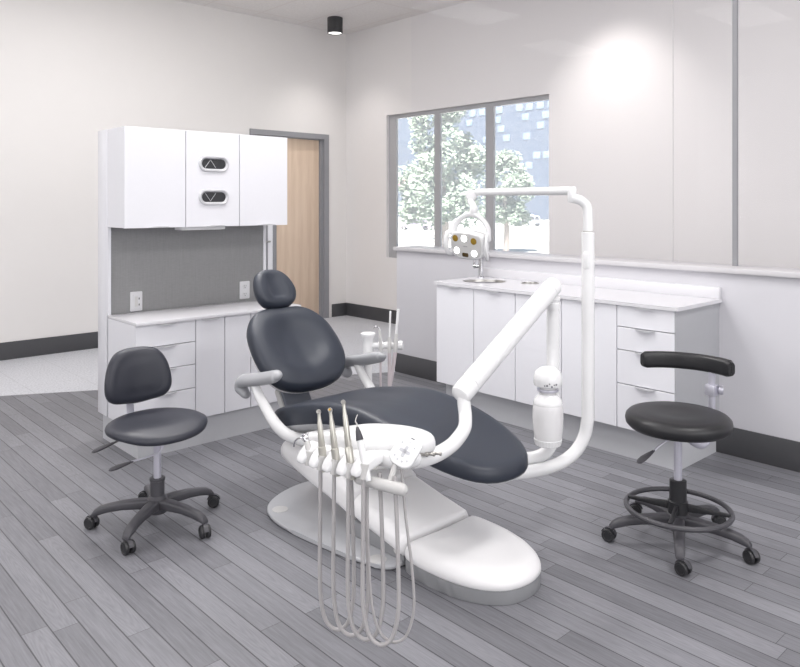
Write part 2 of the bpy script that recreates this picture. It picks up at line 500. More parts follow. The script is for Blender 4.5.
# window: frame and three panes
XF = XW+0.04
wf = MB()
FD = 0.03
wf.box(XF, XF+FD, WY1-0.130, WY1, WZ0, WZ1); wf.box(XF, XF+FD, WY0-0.06, WY0, WZ0, WZ1)
wf.box(XF, XF+FD, WY0, WY1-0.130, WZ1-0.045, WZ1); wf.box(XF, XF+FD, WY0, WY1-0.130, WZ0, WZ0+0.06)
for ya, yb in ((5.632, 5.722), (4.868, 4.976)): wf.box(XF, XF+FD, ya, yb, WZ0+0.06, WZ1-0.045)
win = struct('window_1', wf, M['frame'], smooth=0)
for ya, yb in ((5.722, WY1-0.130), (4.976, 5.632), (WY0, 4.868)):
    MB().box(XF+0.012, XF+0.018, ya, yb, WZ0+0.06, WZ1-0.045).build('window_pane', M['pane'], win, shift=(0, 0, 0))

# glass screen on the partition
XG = XP+0.155
gp = MB().box(XG-0.010, XG+0.010, 1.780, 1.806, 1.042, CEIL)
scr = struct('window_2', gp, M['dframe'], smooth=0)
for ya, yb in ((2.1705, 4.5), (1.808, 2.169), (-2.0, 1.779)):
    MB().box(XG-0.004, XG+0.004, ya, yb, 1.042, CEIL).build('glass_pane', M['screen'], scr, shift=(0, 0, 0))

MB().box(XG-0.004, XG+0.004, 2.1690, 2.1705, 1.042, CEIL).build('pane_joint', M['sealant'], scr, shift=(0, 0, 0))

# ceiling can
def can(x, y, label):
    t = thing('ceiling_light', (x, y, CEIL), label, 'ceiling light')
    F = Frame((x, y, CEIL), (1, 0, 0), (0, -1, 0), (0, 0, -1))
    MB().lathe([(0.086, 0.0), (0.088, 0.004), (0.088, 0.176), (0.084, 0.18), (0.080, 0.18), (0.078, 0.168), (0.0, 0.168)], F, 36).build('housing', M['can'], t)
    MB().lathe([(0.0, 0.1685), (0.077, 0.1685), (0.077, 0.172), (0.0, 0.172)], F, 36).build('lens', M['canlit'], t)
    return t
can(5.147, 6.68, 'black cylinder downlight fixed to the ceiling near the room corner')

# ------------------------------------------------------------------ fitted furniture
def pull(mb, F, w=0.11):
    """edge pull: F origin on the front's top edge, x along the front, y outwards, z up"""
    n = 14
    for k in range(2):
        pass
    outl = []
    for i in range(n+1):
        u = -1 + 2*i/n
        outl.append((u*w/2, 0.004+0.017*math.sqrt(max(0, 1-u**4))))
    outl = [(w/2, -0.001)] + list(reversed(outl)) + [(-w/2, -0.001)]
    mb.prism(outl, -0.0030, 0.0, F)
    lip = [(u*w/2, 0.004+0.017*math.sqrt(max(0, 1-u**4))) for u in [-1+2*i/n for i in range(n+1)]]
    rings = []
    for u, v in lip:
        d = 0.0085*max(0.15, 1-(2*u/w)**4)
        rings.append([F(u, v-0.0022, -0.001), F(u, v, -0.001), F(u, v, -d), F(u, v-0.0022, -d)])
    mb.rings(rings)
    return mb

def base_unit(axis, a0, a1, front, back, zb, zt, toe_front, name, label, cat, rows, handle_on, group=None, end=None, toe_ends=(0, 0)):
    """axis 'x': front faces -y and a runs along x; axis 'y': front faces -x and a runs along y"""
    if axis == 'x': F = Frame((a0, front, 0), (1, 0, 0), (0, 1, 0)); L = a1-a0
    else: F = Frame((front, a1, 0), (0, -1, 0), (1, 0, 0)); L = a1-a0
    base = F(L/2, 0.1, 0)
    t = thing(name, base, label, cat, group)
    D = back-front
    b = MB().box(0.0006, L-0.0006, 0.020, D, zb, zt, M=F)
    b.build('carcass', M['seam'], t)
    MB().box(toe_ends[0], L-toe_ends[1], toe_front-front, D, 0, zb, M=F).build('plinth', M['grey'], t)
    if end is not None:
        u0, u1 = (-0.0, 0.004) if end == 0 else (L-0.004, L+0.0005)
        MB().box(u0, u1, 0.0, D, zb, zt, M=F).build('end_panel', M['endp'] if axis == 'y' else M['white'], t)
    g = 0.0024
    for i, (z0, z1) in enumerate(rows):
        p = MB().box(g, L-g, 0.0, 0.018, z0+g, z1-g, bev=0.0012, seg=1, M=F)
        kind = 'drawer_front' if len(rows) > 1 else 'cabinet_door'
        d = p.build(kind, M['white'], t)
        if handle_on:
            HF = Frame(F(L/2, 0.0, z1-g+0.0005), F.x, -F.y, (0, 0, 1))
            HF.x = F.x; HF.y = -F.y; HF.z = V((0, 0, 1))
            pull(MB(), HF, 0.118 if len(rows) > 1 and axis == 'x' else 0.115).build('pull', M['pull'], d)
    return t

# --- left unit
LX0, LX1, LF, LB = 1.642, 2.71, 3.902, 4.285
zb, zt = 0.158, 0.733
base_unit('x', LX0, 1.997, LF, LB, zb, zt, 3.922, 'drawer_cabinet', 'white four-drawer base cabinet behind the low backrest stool, at the left end of its row', 'cabinet',
          [(zb, 0.342), (0.342, 0.477), (0.477, 0.607), (0.607, zt)], True, end=0, toe_ends=(0.022, 0))
base_unit('x', 1.997, 2.184, LF, LB, zb, zt, 3.922, 'base_cabinet', 'narrow white base cabinet with a top pull, right beside the left drawer stack', 'cabinet', [(zb, zt)], True)
base_unit('x', 2.184, 2.361, LF, LB, zb, zt, 3.922, 'base_cabinet', 'narrow white base cabinet with no pull, left of the dental chair backrest', 'cabinet', [(zb, zt)], False)
base_unit('x', 2.361, 2.708, LF, LB, zb, zt, 3.922, 'base_cabinet', 'wide white base cabinet mostly hidden behind the dental chair backrest', 'cabinet', [(zb, zt)], False, toe_ends=(0, 0.02))
wt = MB().box(LX0-0.002, LX1+0.012, 3.886, LB+0.001, zt, 0.752, bev=0.0025).build('countertop', M['top'], shift=(2.17, 4.1, zt))
place(wt, (2.17, 4.1, zt)); tag(wt, 'white worktop under the grey back panel, beneath the wall of upper cabinets', 'countertop')
# rear carcass with the grey tack panel
bp = thing('cabinet_back_panel', (2.175, 4.36, 0), 'tall white panel unit with grey fabric board carrying the upper cabinets', 'panel')
MB().box(LX0-0.002, LX1, 4.302, 4.439, zb, 1.835, bev=0.001).build('carcass', M['white'], bp)
for xa_, xb_ in ((LX0-0.002, LX0+0.016), (LX1-0.018, LX1)):
    MB().box(xa_, xb_, LB, 4.303, 0.752, 1.262).build('side_strip', M['white'], bp)
MB().box(LX0+0.016, LX1-0.018, 4.294, 4.303, 0.752, 1.262).build('fabric_board', M['tack'], bp)
MB().box(LX0+0.022, LX1-0.02, LB, 4.425, 0, zb).build('plinth', M['grey'], bp)
# upper units
UF, UZ0, UZ1 = 4.05, 1.262, 1.835
UX = (1.642, 2.009, 2.369, 2.728)
ulab = ('white upper cabinet at the left end, above the left wall outlet',
        'white upper cabinet with two oval dispenser slots in its front',
        'white upper cabinet at the right end, overlapping the wood door')
for k in range(3):
    x0, x1 = UX[k], UX[k+1]
    t = thing('upper_cabinet', ((x0+x1)/2, 4.16, UZ0), ulab[k], 'cabinet', None)
    MB().box(x0+0.0005, x1-0.0005, UF+0.019, LB+0.017, UZ0+0.002, UZ1).build('carcass', M['white'], t)
    g = 0.0022
    d = MB().box(x0+g*(k > 0), x1-g, UF, UF+0.018, UZ0, UZ1, bev=0.0012, seg=1).build('cabinet_door', M['white'], t)
    HF = Frame(((x0+x1)/2+0.02, UF, UZ0+0.001), (1, 0, 0), (0, 0, 1)); HF.x = V((1, 0, 0)); HF.y = V((0, -1, 0)); HF.z = V((0, 0, -1))
    pull(MB(), HF, 0.13).build('pull', M['pull'], d)
    if k == 1:
        for zc, up in ((1.643, 1), (1.441, -1)):
            F = Frame((2.192, UF, zc), (1, 0, 0), (0, 0, 1)); F.z = V((0, -1, 0)); F.y = V((0, 0, 1))
            def stad(w, h): return [(x, y) for x, y in rrect(w, h, h/2-1e-4, 10)]
            specs = [(0.202, 0.098, -0.001), (0.202, 0.098, 0.005), (0.194, 0.090, 0.010), (0.180, 0.076, 0.0105), (0.160, 0.060, 0.003), (0.156, 0.056, -0.003)]
            rg = [[F(x, y, hh) for x, y in stad(a, b_)] for a, b_, hh in specs]
            sl = MB().rings(rg, (True, False)).build('dispenser_bezel', M['chrome'] if False else M['pull'], t)
            MB().prism(stad(0.162, 0.062), -0.001, 0.0015, F).build('slot_plate', M['dark'], sl)
            ch = MB()
            for s in (-1, 1):
                a = F(-0.024+s*0.036, -0.024*up, 0.003); b_ = F(-0.024, 0.024*up, 0.003)
                ch.tube([a, b_], 0.0016, 6)
            ch.build('chevron', M['pull'], sl)
# light under the upper cabinets
ul = thing('undercabinet_light', (2.145, 4.16, UZ0), 'slim white light bar fixed beneath the dispenser cabinet', 'light')
MB().prism(rrect(0.30, 0.10, 0.02), -0.020, 0.0015, Frame((2.147, 4.135, UZ0), (1, 0, 0), (0, 1, 0)), bev=0.004).build('housing', M['enamel'], ul)
MB().prism(rrect(0.26, 0.06, 0.01), -0.0215, -0.0195, Frame((2.147, 4.135, UZ0), (1, 0, 0), (0, 1, 0))).build('diffuser', M['enamel'], ul)
# outlets
def outlet(x, z, label, kind):
    t = thing('wall_outlet', (x, 4.2945, z), label, 'outlet')
    F = Frame((x, 4.2945, z), (1, 0, 0), (0, 0, 1)); F.z = V((0, -1, 0)); F.y = V((0, 0, 1))
    MB().prism(rrect(0.074, 0.116, 0.006), -0.0005, 0.006, F, bev=0.002).build('cover_plate', M['plug'], t)
    if kind == 'duplex':
        for dz in (-0.026, 0.026):
            MB().prism(rrect(0.034, 0.034, 0.012), 0.005, 0.009, Frame(F(0, dz), F.x, F.y, F.z), bev=0.001).build('socket_face', M['plug'], t)
        for dz in (-0.026, 0.026):
            s = MB()
            for dx in (-0.007, 0.007): s.box(dx-0.0015, dx+0.0015, dz-0.002, dz+0.007, 0.0085, 0.0095, M=F)
            s.prism(ellipse(0.003, 0.003, 10), 0.0085, 0.0095, Frame(F(0, dz-0.010), F.x, F.y, F.z))
            s.build('socket_slot', M['slot'], t)
    else:
        MB().prism(rrect(0.044, 0.086, 0.004), 0.005, 0.010, F, bev=0.0015).build('module', M['plug'], t)
        MB().box(-0.012, 0.006, -0.03, 0.03, 0.009, 0.0125, M=F).build('rocker', M['lgrey'], t)
        for dz in (-0.02, 0.016):
            MB().box(0.012, 0.0175, dz-0.006, dz+0.006, 0.0095, 0.0105, M=F).build('port_slot', M['slot'], t)
outlet(1.811, 0.817, 'white wall plate with a rocker and ports, at the left end of the grey board', 'module')
outlet(2.549, 0.826, 'white duplex socket on the grey board, left of the headrest', 'duplex')

# --- right unit along the partition
RF, RB = 3.612, XP-0.0005
zb, zt = 0.172, 0.846
RY = (3.546, 3.204, 2.861, 2.52, 2.156, 1.818)
rlab = ('white sink-run base cabinet at the far left end, nearest the partition end',
        'white base cabinet second from the left, directly under the sink',
        'white base cabinet seen behind the slanted delivery arm, middle of the sink run',
        'white base cabinet behind the tall light post, next to the right drawers',)
for k in range(4):
    base_unit('y', RY[k+1], RY[k], RF, RB, zb, zt, 3.672, 'sink_cabinet' if k == 1 else 'base_cabinet', rlab[k], 'cabinet', [(zb, zt)], True, toe_ends=(0.035 if k == 0 else 0, 0))
base_unit('y', RY[5], RY[4], RF, RB, zb, zt, 3.672, 'drawer_cabinet', 'white four-drawer cabinet with a grey end panel behind the assistant stool', 'cabinet',
          [(zb, 0.416), (0.416, 0.601), (0.601, 0.727), (0.727, zt)], True, end=1, toe_ends=(0, 0.012))
ct = thing('countertop', (3.86, 2.68, zt), 'white worktop with a round sink basin, running along the partition', 'countertop')
# slab with real openings for basin and waste ring
def slab_with_holes(x0, x1, y0, y1, z0, z1, holes):
    t = bmesh.new(); n = 40
    # split the slab in strips along y, each with at most one hole
    cuts = [y0]
    for i in range(len(holes)-1): cuts.append((holes[i][1]+holes[i+1][1])/2)
    cuts.append(y1)
    for (hx, hy, hr), ya, yb in zip(holes, cuts, cuts[1:]):
        corners = []
        for k in range(n):
            a = 2*PI*(k+0.5)/n; c, s = math.cos(a), math.sin(a)
            q = []
            if c > 1e-9: q.append((x1-hx)/c)
            if c < -1e-9: q.append((x0-hx)/c)
            if s > 1e-9: q.append((yb-hy)/s)
            if s < -1e-9: q.append((ya-hy)/s)
            d = min(q); corners.append([hx+c*d, hy+s*d])
        for cx, cy in ((x0, ya), (x1, ya), (x0, yb), (x1, yb)):
            k = min(range(n), key=lambda i: (corners[i][0]-cx)**2+(corners[i][1]-cy)**2); corners[k] = [cx, cy]
        inner = [(hx+hr*math.cos(2*PI*(k+0.5)/n), hy+hr*math.sin(2*PI*(k+0.5)/n)) for k in range(n)]
        V4 = [[t.verts.new((*p, z)) for p in lst] for lst, z in ((corners, z1), (inner, z1), (inner, z0), (corners, z0))]
        for a, b in zip(V4, V4[1:]+V4[:1]):
            for i in range(n): t.faces.new((a[i], a[(i+1) % n], b[(i+1) % n], b[i]))
    bmesh.ops.remove_doubles(t, verts=t.verts, dist=1e-5)
    return MB()._merge(t)
HS, HW = (3.865, 3.33, 0.15), (3.985, 3.03, 0.055)
slab_with_holes(3.598, XP-0.001, 1.80, 3.56, zt, 0.866, [(HW[0], HW[1], HW[2]), HS]).build('slab', M['top'], ct, smooth=0)
MB().box(XP-0.026, XP-0.0005, 1.806, 3.552, 0.866, 0.93, bev=0.002).build('backsplash', M['top'], ct)
F = Frame((HS[0], HS[1], 0.862), (1, 0, 0), (0, 1, 0))
MB().lathe([(0.152, 0.0), (0.146, 0.0), (0.140, -0.03), (0.125, -0.10), (0.09, -0.115), (0.0, -0.118)], F, 40, (False, False)).build('sink_basin', M['steel'], ct)
F = Frame((HW[0], HW[1], 0.866), (1, 0, 0), (0, 1, 0))
MB().lathe([(0.062, 0.0), (0.062, 0.003), (0.052, 0.004), (0.050, -0.015), (0.0, -0.02)], F, 32, (False, True)).build('waste_ring', M['steel'], ct)
fc = thing('faucet', (4.030, 3.505, 0.866), 'chrome faucet with a side lever standing behind the round sink', 'faucet')
fx, fy = 4.030, 3.505
b = MB(); b.lathe([(0.026, 0), (0.026, 0.006), (0.018, 0.009), (0.0165, 0.22)], Frame((fx, fy, 0.866), (1, 0, 0), (0, 1, 0)), 20); b.build('body', M['chrome'], fc)
sd = V((-0.62, -0.78, 0))      # the spout swings over the basin
pts = [V((fx, fy, 1.05)), V((fx, fy, 1.075))] + [V((fx, fy, 1.075))+sd*(0.06-0.06*math.cos(a))+V((0, 0, 0.06*math.sin(a))) for a in [PI*k/10 for k in range(1, 11)]] + [V((fx, fy, 1.05))+sd*0.12]
MB().tube(pts, 0.0115, 14).build('spout', M['chrome'], fc)
b = MB(); b.tube([(fx, fy, 0.945), (fx-0.008, fy+0.06, 0.945)], 0.012, 12); b.tube([(fx-0.008, fy+0.054, 0.934), (fx-0.01, fy+0.056, 1.02)], 0.007, 12, dome=True)
b.build('lever', M['chrome'], fc)

# ------------------------------------------------------------------ dental chair (long axis along y, foot towards -y)
CX = 2.1
ch = thing('dental_chair', (CX, 2.35, 0), 'reclined dental patient chair with charcoal vinyl cushions and white base', 'dental chair')

def sm(t): t = max(0, min(1, t)); return t*t*(3-2*t)
def lerp_tab(tab, x):
    if x <= tab[0][0]: return tab[0][1]
    for (a, p), (b, q) in zip(tab, tab[1:]):
        if x <= b: return p+(q-p)*(x-a)/(b-a)
    return tab[-1][1]
_zc = spline([(1.60, 0.440), (1.70, 0.463), (1.9, 0.514), (2.1, 0.556), (2.3, 0.574), (2.5, 0.551), (2.7, 0.503), (2.9, 0.446), (3.0, 0.425)], 8)
def zc(y): return lerp_tab(_zc, y)

seat_half = [(0.0, 2.935), (0.13, 2.932), (0.205, 2.920), (0.232, 2.875), (0.235, 2.74), (0.236, 2.5), (0.243, 2.3), (0.246, 2.13), (0.238, 1.98), (0.214, 1.85), (0.172, 1.75), (0.105, 1.688)]
seat_out = resample(spline(seat_half + [(0.0, 1.668)] + [(-x, y) for x, y in reversed(seat_half[1:])], 6, closed=True), 80)
def seat_fn(u, v, h, s):
    z = zc(v) + h
    if s is not None and s < 1.0:
        rear = sm((v-2.35)/0.35)
        c = 1-s
        # padded bolster at the rear and a long shallow scoop towards the toe
        z += 0.012*math.sin(min(1, c*2.2)*PI)*rear - 0.012*sm(c*1.6)*(1-0.6*rear)
    return V((CX+u, v, z))
prof = [(0.012, -0.092), (0.003, -0.084), (0.0, -0.066), (0.001, -0.034), (0.008, -0.013), (0.02, -0.004), (0.034, 0.0)]
def taper(fn):      # the cushion thins towards the toe
    def g(u, v, h, s):
        k = 0.62+0.38*sm((v-1.6)/0.9)
        return fn(u, v, h*k, s)
    return g
MB().pad(seat_out, prof, taper(seat_fn), top=(0.94, 0.86, 0.76, 0.64, 0.5, 0.36, 0.2, 0.08), centre=(0, 2.2)).build('seat_cushion', M['vinyl'], ch, smooth=60)
prof = [(0.10, -0.118), (0.06, -0.112), (0.022, -0.100), (0.004, -0.090), (0.004, -0.084), (0.014, -0.082)]
MB().pad(seat_out, prof, taper(seat_fn), top=(0.5,), centre=(0, 2.2)).build('seat_shell', M['shell'], ch, smooth=60)
# frame under the seat
sf = MB()
rg = []
for y, zt_, zb_, hw in ((2.80, zc(2.80)-0.085, 0.285, 0.16), (2.6, zc(2.6)-0.085, 0.285, 0.165), (2.3, zc(2.3)-0.085, 0.30, 0.165), (2.02, zc(2.02)-0.075, 0.40, 0.14)):
    rg.append([(CX+x, y, zb_+(zt_-zb_)*(zz+0.5)) for x, zz in rrect(2*hw, 1.0, 0.03, 3)])
sf.rings(rg)
sf.build('seat_frame', M['lgrey'], ch)
# backrest
TH = math.radians(46)
BF = Frame((CX, 2.838, 0.521), (1, 0, 0), (0, math.cos(TH), math.sin(TH)))   # x lateral, y up the back, z out of the front
bh = [(0.0, 0.022), (0.08, 0.026), (0.145, 0.042), (0.19, 0.068), (0.222, 0.11), (0.243, 0.165), (0.250, 0.235), (0.246, 0.30), (0.234, 0.365), (0.207, 0.42), (0.168, 0.465), (0.118, 0.492), (0.06, 0.500)]
back_out = resample(spline(bh + [(0.0, 0.498)] + [(-x, y) for x, y in reversed(bh[1:])], 6, closed=True), 72)
def back_fn(u, v, h, s):
    w_ = h + 0.05*(u/0.25)**2*0.35
    if s is not None and s < 1.0:
        c = 1-s
        w_ += 0.010*math.sin(min(1, c*2)*PI) - 0.012*sm(c*1.5)
        w_ += 0.012*math.exp(-((v-0.14)/0.08)**2)*sm(c*2) - 0.006*math.exp(-(u/0.05)**2)*sm(c*3)
    return BF(u, v, w_)
prof = [(0.012, -0.075), (0.003, -0.068), (0.0, -0.052), (0.002, -0.03), (0.009, -0.012), (0.02, -0.003), (0.034, 0.0)]
MB().pad(back_out, prof, back_fn, top=(0.94, 0.86, 0.76, 0.64, 0.5, 0.36, 0.2, 0.08), centre=(0, 0.25)).build('backrest_cushion', M['vinyl'], ch, smooth=60)
prof = [(0.07, -0.108), (0.03, -0.100), (0.010, -0.086), (0.004, -0.074), (0.012, -0.070)]
MB().pad(back_out, prof, back_fn, top=(0.5,), centre=(0, 0.25)).build('backrest_shell', M['cover'], ch, smooth=60)
# link between seat and backrest
ln = MB(); LFm = Frame((CX-0.03, 2.925, 0.335), (1, 0, 0), (0, math.cos(math.radians(58)), math.sin(math.radians(58))))
ln.box(-0.075, 0.075, -0.02, 0.20, -0.012, 0.012, bev=0.006, M=LFm); ln.build('lumbar_link', M['link'], ch)
ln = MB()
ln.box(-0.082, 0.088, -0.04, 0.20, -0.05, -0.0125, bev=0.008, M=LFm); ln.build('backrest_bracket', M['lgrey'], ch)
# headrest
TH2 = math.radians(56)
HF_ = Frame((CX, 3.220, 0.965), (1, 0, 0), (0, math.cos(TH2), math.sin(TH2)))
hh = [(0.0, -0.098), (0.06, -0.094), (0.098, -0.072), (0.116, -0.03), (0.115, 0.012), (0.101, 0.06), (0.074, 0.1), (0.036, 0.121)]
head_out = resample(spline(hh + [(0.0, 0.125)] + [(-x, y) for x, y in reversed(hh[1:])], 6, closed=True), 56)
def head_fn(u, v, h, s):
    w_ = h + 0.018*(u/0.11)**2
    if s is not None and s < 1.0:
        w_ += 0.006*sm((1-s)*3) - 0.011*math.exp(-(max(0, abs(u)-0.0)/0.05)**4)*sm((1-s)*2.5)*sm((v+0.09)/0.05)
    return HF_(u, v, w_)
prof = [(0.02, -0.07), (0.005, -0.062), (0.0, -0.048), (0.002, -0.026), (0.01, -0.01), (0.022, -0.002), (0.032, 0.0)]
MB().pad(head_out, prof, head_fn, top=(0.92, 0.82, 0.7, 0.56, 0.42, 0.28, 0.12), centre=(0, 0)).build('headrest_cushion', M['vinyl'], ch, smooth=60)
hb = MB(); hb.box(-0.03, 0.03, -0.22, 0.03, -0.095, -0.071, bev=0.006, M=HF_); hb.build('headrest_bar', M['lgrey'], ch)
# armrests
for s in (-1, 1):
    x = CX+s*0.306
    ap = spline([(x, 3.020, 0.512), (x+s*0.004, 3.048, 0.535), (x+s*0.004, 3.035, 0.566), (x, 2.985, 0.580), (x, 2.90, 0.598), (x, 2.83, 0.616), (x, 2.765, 0.634), (x, 2.742, 0.640)], 6)
    rr = [lerp_tab([(0, 0.029), (0.1, 0.036), (0.3, 0.038), (0.6, 0.038), (0.85, 0.036), (0.95, 0.031), (1, 0.023)], i/(len(ap)-1)) for i in range(len(ap))]
    arm = MB().tube(ap, rr, 18, flat=0.72, up=(0, 0.6, 0.8), dome=True).build('armrest', M['arm'], ch)
    tp = spline([(x, 2.945, 0.585), (x, 2.90, 0.532), (x-s*0.002, 2.83, 0.470), (x-s*0.012, 2.775, 0.418), (x-s*0.045, 2.735, 0.374), (x-s*0.10, 2.69, 0.350), (x-s*0.17, 2.63, 0.346)], 6)
    MB().tube(tp, [0.020+0.006*min(1, i/20) for i in range(len(tp))], 16).build('armrest_tube', M['enamel'], arm)
# base plate
ph = [(0.0, 2.995), (0.11, 2.975), (0.21, 2.93), (0.285, 2.86), (0.325, 2.76), (0.335, 2.62), (0.312, 2.38), (0.285, 2.2), (0.255, 2.11), (0.205, 2.07)]
plate = resample(spline(ph + [(-x, y) for x, y in reversed(ph)][:-1], 5, closed=True), 72)
MB().prism([(CX+x, y) for x, y in plate], 0.003, 0.020, bev=0.006).build('base_plate', M['plate'], ch)
mk = [o for o in ch.children if o.name.startswith('base_plate')][0]
for x, y in ((CX-0.255, 2.80), (CX+0.255, 2.80), (CX-0.235, 2.15), (CX+0.235, 2.15)):
    MB().lathe([(0.036, 0.0195), (0.036, 0.0212), (0.034, 0.022), (0.0, 0.022)], Frame((x, y, 0), (1, 0, 0), (0, 1, 0)), 28).build('screw_cover', M['lgrey'], mk)
# foot cover
fh = [(0.0, 2.045), (0.17, 2.045), (0.196, 2.030), (0.206, 1.96), (0.207, 1.89), (0.200, 1.815), (0.180, 1.735), (0.142, 1.665), (0.085, 1.618)]
foot = resample(spline(fh + [(0.0, 1.600)] + [(-x, y) for x, y in reversed(fh[1:])], 6, closed=True), 72)
MB().prism([(CX+x, y) for x, y in foot], 0.0, 0.052, bev=0.003).build('foot_skirt', M['skirt'], ch)
def foot_fn(u, v, h, s):
    k = 0.86+0.14*sm((v-1.6)/0.35)
    z = 0.05+(h-0.05)*k
    if s is not None and s < 1: z += 0.012*sm((1-s)*1.4)
    return V((CX+u, v, z))
prof = [(0.0, 0.051), (-0.003, 0.056), (-0.002, 0.075), (0.006, 0.092), (0.02, 0.108), (0.04, 0.118), (0.06, 0.123)]
MB().pad(foot, prof, foot_fn, centre=(0, 1.84)).build('foot_cover', M['cover'], ch, smooth=60)
# lift arm covers
def lift(rows, name, m):
    rg = []
    for y, z0, z1, hw, r in rows:
        h = z1-z0
        rg.append([(CX+x, y, (z0+z1)/2+zz*1.0 + 0.010*(1-(x/hw)**2)*(1 if zz > 0 else 0)) for x, zz in rrect(2*hw, h, min(r, h*0.45), 5)])
    return MB().rings(rg).build(name, m, ch, smooth=50)
lift([(2.052, 0.045, 0.112, 0.165, 0.03), (2.056, 0.036, 0.122, 0.186, 0.04), (2.066, 0.034, 0.128, 0.194, 0.045), (2.2, 0.062, 0.152, 0.194, 0.045), (2.33, 0.085, 0.180, 0.194, 0.045), (2.358, 0.092, 0.186, 0.192, 0.045), (2.364, 0.10, 0.18, 0.18, 0.04)], 'lift_cover', M['cover'])
lift([(2.368, 0.095, 0.19, 0.175, 0.04), (2.374, 0.082, 0.205, 0.192, 0.045), (2.5, 0.112, 0.262, 0.194, 0.05), (2.7, 0.150, 0.285, 0.194, 0.05), (2.85, 0.186, 0.288, 0.19, 0.05), (2.905, 0.200, 0.282, 0.182, 0.04), (2.92, 0.215, 0.268, 0.165, 0.025)], 'tower_cover', M['cover'])
lk = MB(); lk.box(CX-0.18, CX+0.18, 2.06, 2.42, 0.02, 0.085, bev=0.006)
lk.build('lift_link', M['skirt'], ch)
lk = MB(); lk.lathe([(0.012, 0), (0.012, 0.006), (0, 0.007)], zframe((CX-0.18, 2.10, 0.055), (-1, 0, 0)), 16); lk.build('pivot_bolt', M['lgrey'], ch)

# ------------------------------------------------------------------ delivery unit on its own post
du = thing('delivery_unit', (2.536, 1.81, 0.32), 'white swing-arm delivery unit holding the instrument tray in front of the dental chair', 'delivery unit')
UPX, UPY = 2.536, 1.81
pp = spline([(2.26, 2.08, 0.385), (2.33, 2.02, 0.355), (2.42, 1.925, 0.335), (2.50, 1.848, 0.35), (2.531, 1.815, 0.40), (UPX, UPY, 0.46)], 6) + [(UPX, UPY, 1.0)]
MB().tube(pp, 0.0265, 18).build('post', M['enamel'], du)
b = MB(); b.lathe([(0.030, 0), (0.030, 0.022), (0.024, 0.026), (0.024, 0.034), (0.030, 0.036), (0.030, 0.052)], Frame((UPX, UPY, 0.965), (1, 0, 0), (0, 1, 0)), 24)
b.build('post_collar', M['enamel'], du)
A1, A0 = V((2.533, 1.813, 1.054)), V((1.927, 1.760, 0.732))
d = (A1-A0).normalized(); L = (A1-A0).length
F = zframe(A0-d*0.03, d)
L2 = L+0.055
prof = [(0.0, 0.0), (0.02, 0.002), (0.034, 0.010), (0.039, 0.022), (0.0392, 0.07), (0.0376, 0.071), (0.0376, 0.074), (0.0392, 0.075),
        (0.0385, L2-0.06), (0.037, L2-0.059), (0.037, L2-0.056), (0.0385, L2-0.055), (0.0385, L2-0.016), (0.034, L2-0.006), (0.02, L2-0.001), (0, L2)]
da = MB().lathe(prof, F, 36).build('spring_arm', M['enamel'], du)
cp = spline([(1.925, 1.757, 0.735), (1.922, 1.75, 0.69), (1.912, 1.735, 0.655), (1.87, 1.70, 0.632), (1.80, 1.662, 0.622), (1.72, 1.63, 0.615), (1.62, 1.61, 0.613), (1.54, 1.62, 0.613)], 7)
MB().tube(cp, 0.0235, 18).build('curved_arm', M['enamel'], du)
# tray head
tray_pts = [(1.405, 1.995), (1.445, 1.955), (1.50, 1.905), (1.56, 1.848), (1.605, 1.79), (1.638, 1.71), (1.645, 1.645), (1.628, 1.602), (1.588, 1.59), (1.54, 1.605), (1.485, 1.645), (1.435, 1.72), (1.408, 1.80), (1.392, 1.88), (1.385, 1.96)]
tray = resample(spline(tray_pts, 6, closed=True), 72)
TC = (1.53, 1.78)
def tray_fn(u, v, h, s):
    z = h
    k = sm((v-1.80)/0.2)         # drops towards the syringe end
    z -= 0.036*k*(1 if h > 0.64 else 0)
    return V((u, v, z))
prof = [(0.03, 0.626), (0.008, 0.630), (0.0, 0.640), (0.0, 0.660), (0.004, 0.672), (0.012, 0.680), (0.024, 0.684), (0.036, 0.685)]
th = MB().pad(tray, prof, tray_fn, centre=TC).build('tray_head', M['enamel'], du, smooth=50)
# holder bar: five cradles along the front edge
hy = [1.905, 1.845, 1.782, 1.720, 1.668]
hz = [0.0, 0.001, 0.004, 0.009, 0.016]
hx = [1.362, 1.364, 1.368, 1.374, 1.388]
bar = MB().tube(spline([(hx[i]+0.05, hy[i], 0.618) for i in range(5)], 5), 0.022, 12, flat=0.7)
bar.build('holder_bar', M['warm'], du)
for i in range(5):
    x, y = hx[i], hy[i]
    h = MB()
    # cradle: a rounded block with a bored throat and a sloping nose
    rg = []
    for u, w0, w1, hw in ((0.058, 0.606, 0.640, 0.024), (0.03, 0.600, 0.642, 0.0265), (0.0, 0.592, 0.634, 0.0265), (-0.022, 0.586, 0.618, 0.023), (-0.034, 0.586, 0.602, 0.016), (-0.037, 0.589, 0.596, 0.009)):
        rg.append([(x+u, y+a, hz[i]+(w0+w1)/2+b_) for a, b_ in rrect(2*hw, w1-w0, min(0.012, (w1-w0)*0.45), 4)])
    h.rings(rg)
    hol = h.build('instrument_holder', M['enamel'], du, smooth=50)
    MB().tube([(x-0.008, y-0.020, 0.622+hz[i]), (x-0.016, y-0.020, 0.580+hz[i])], [0.0130, 0.0112], 12).build('holder_throat', M['lgrey'], hol)
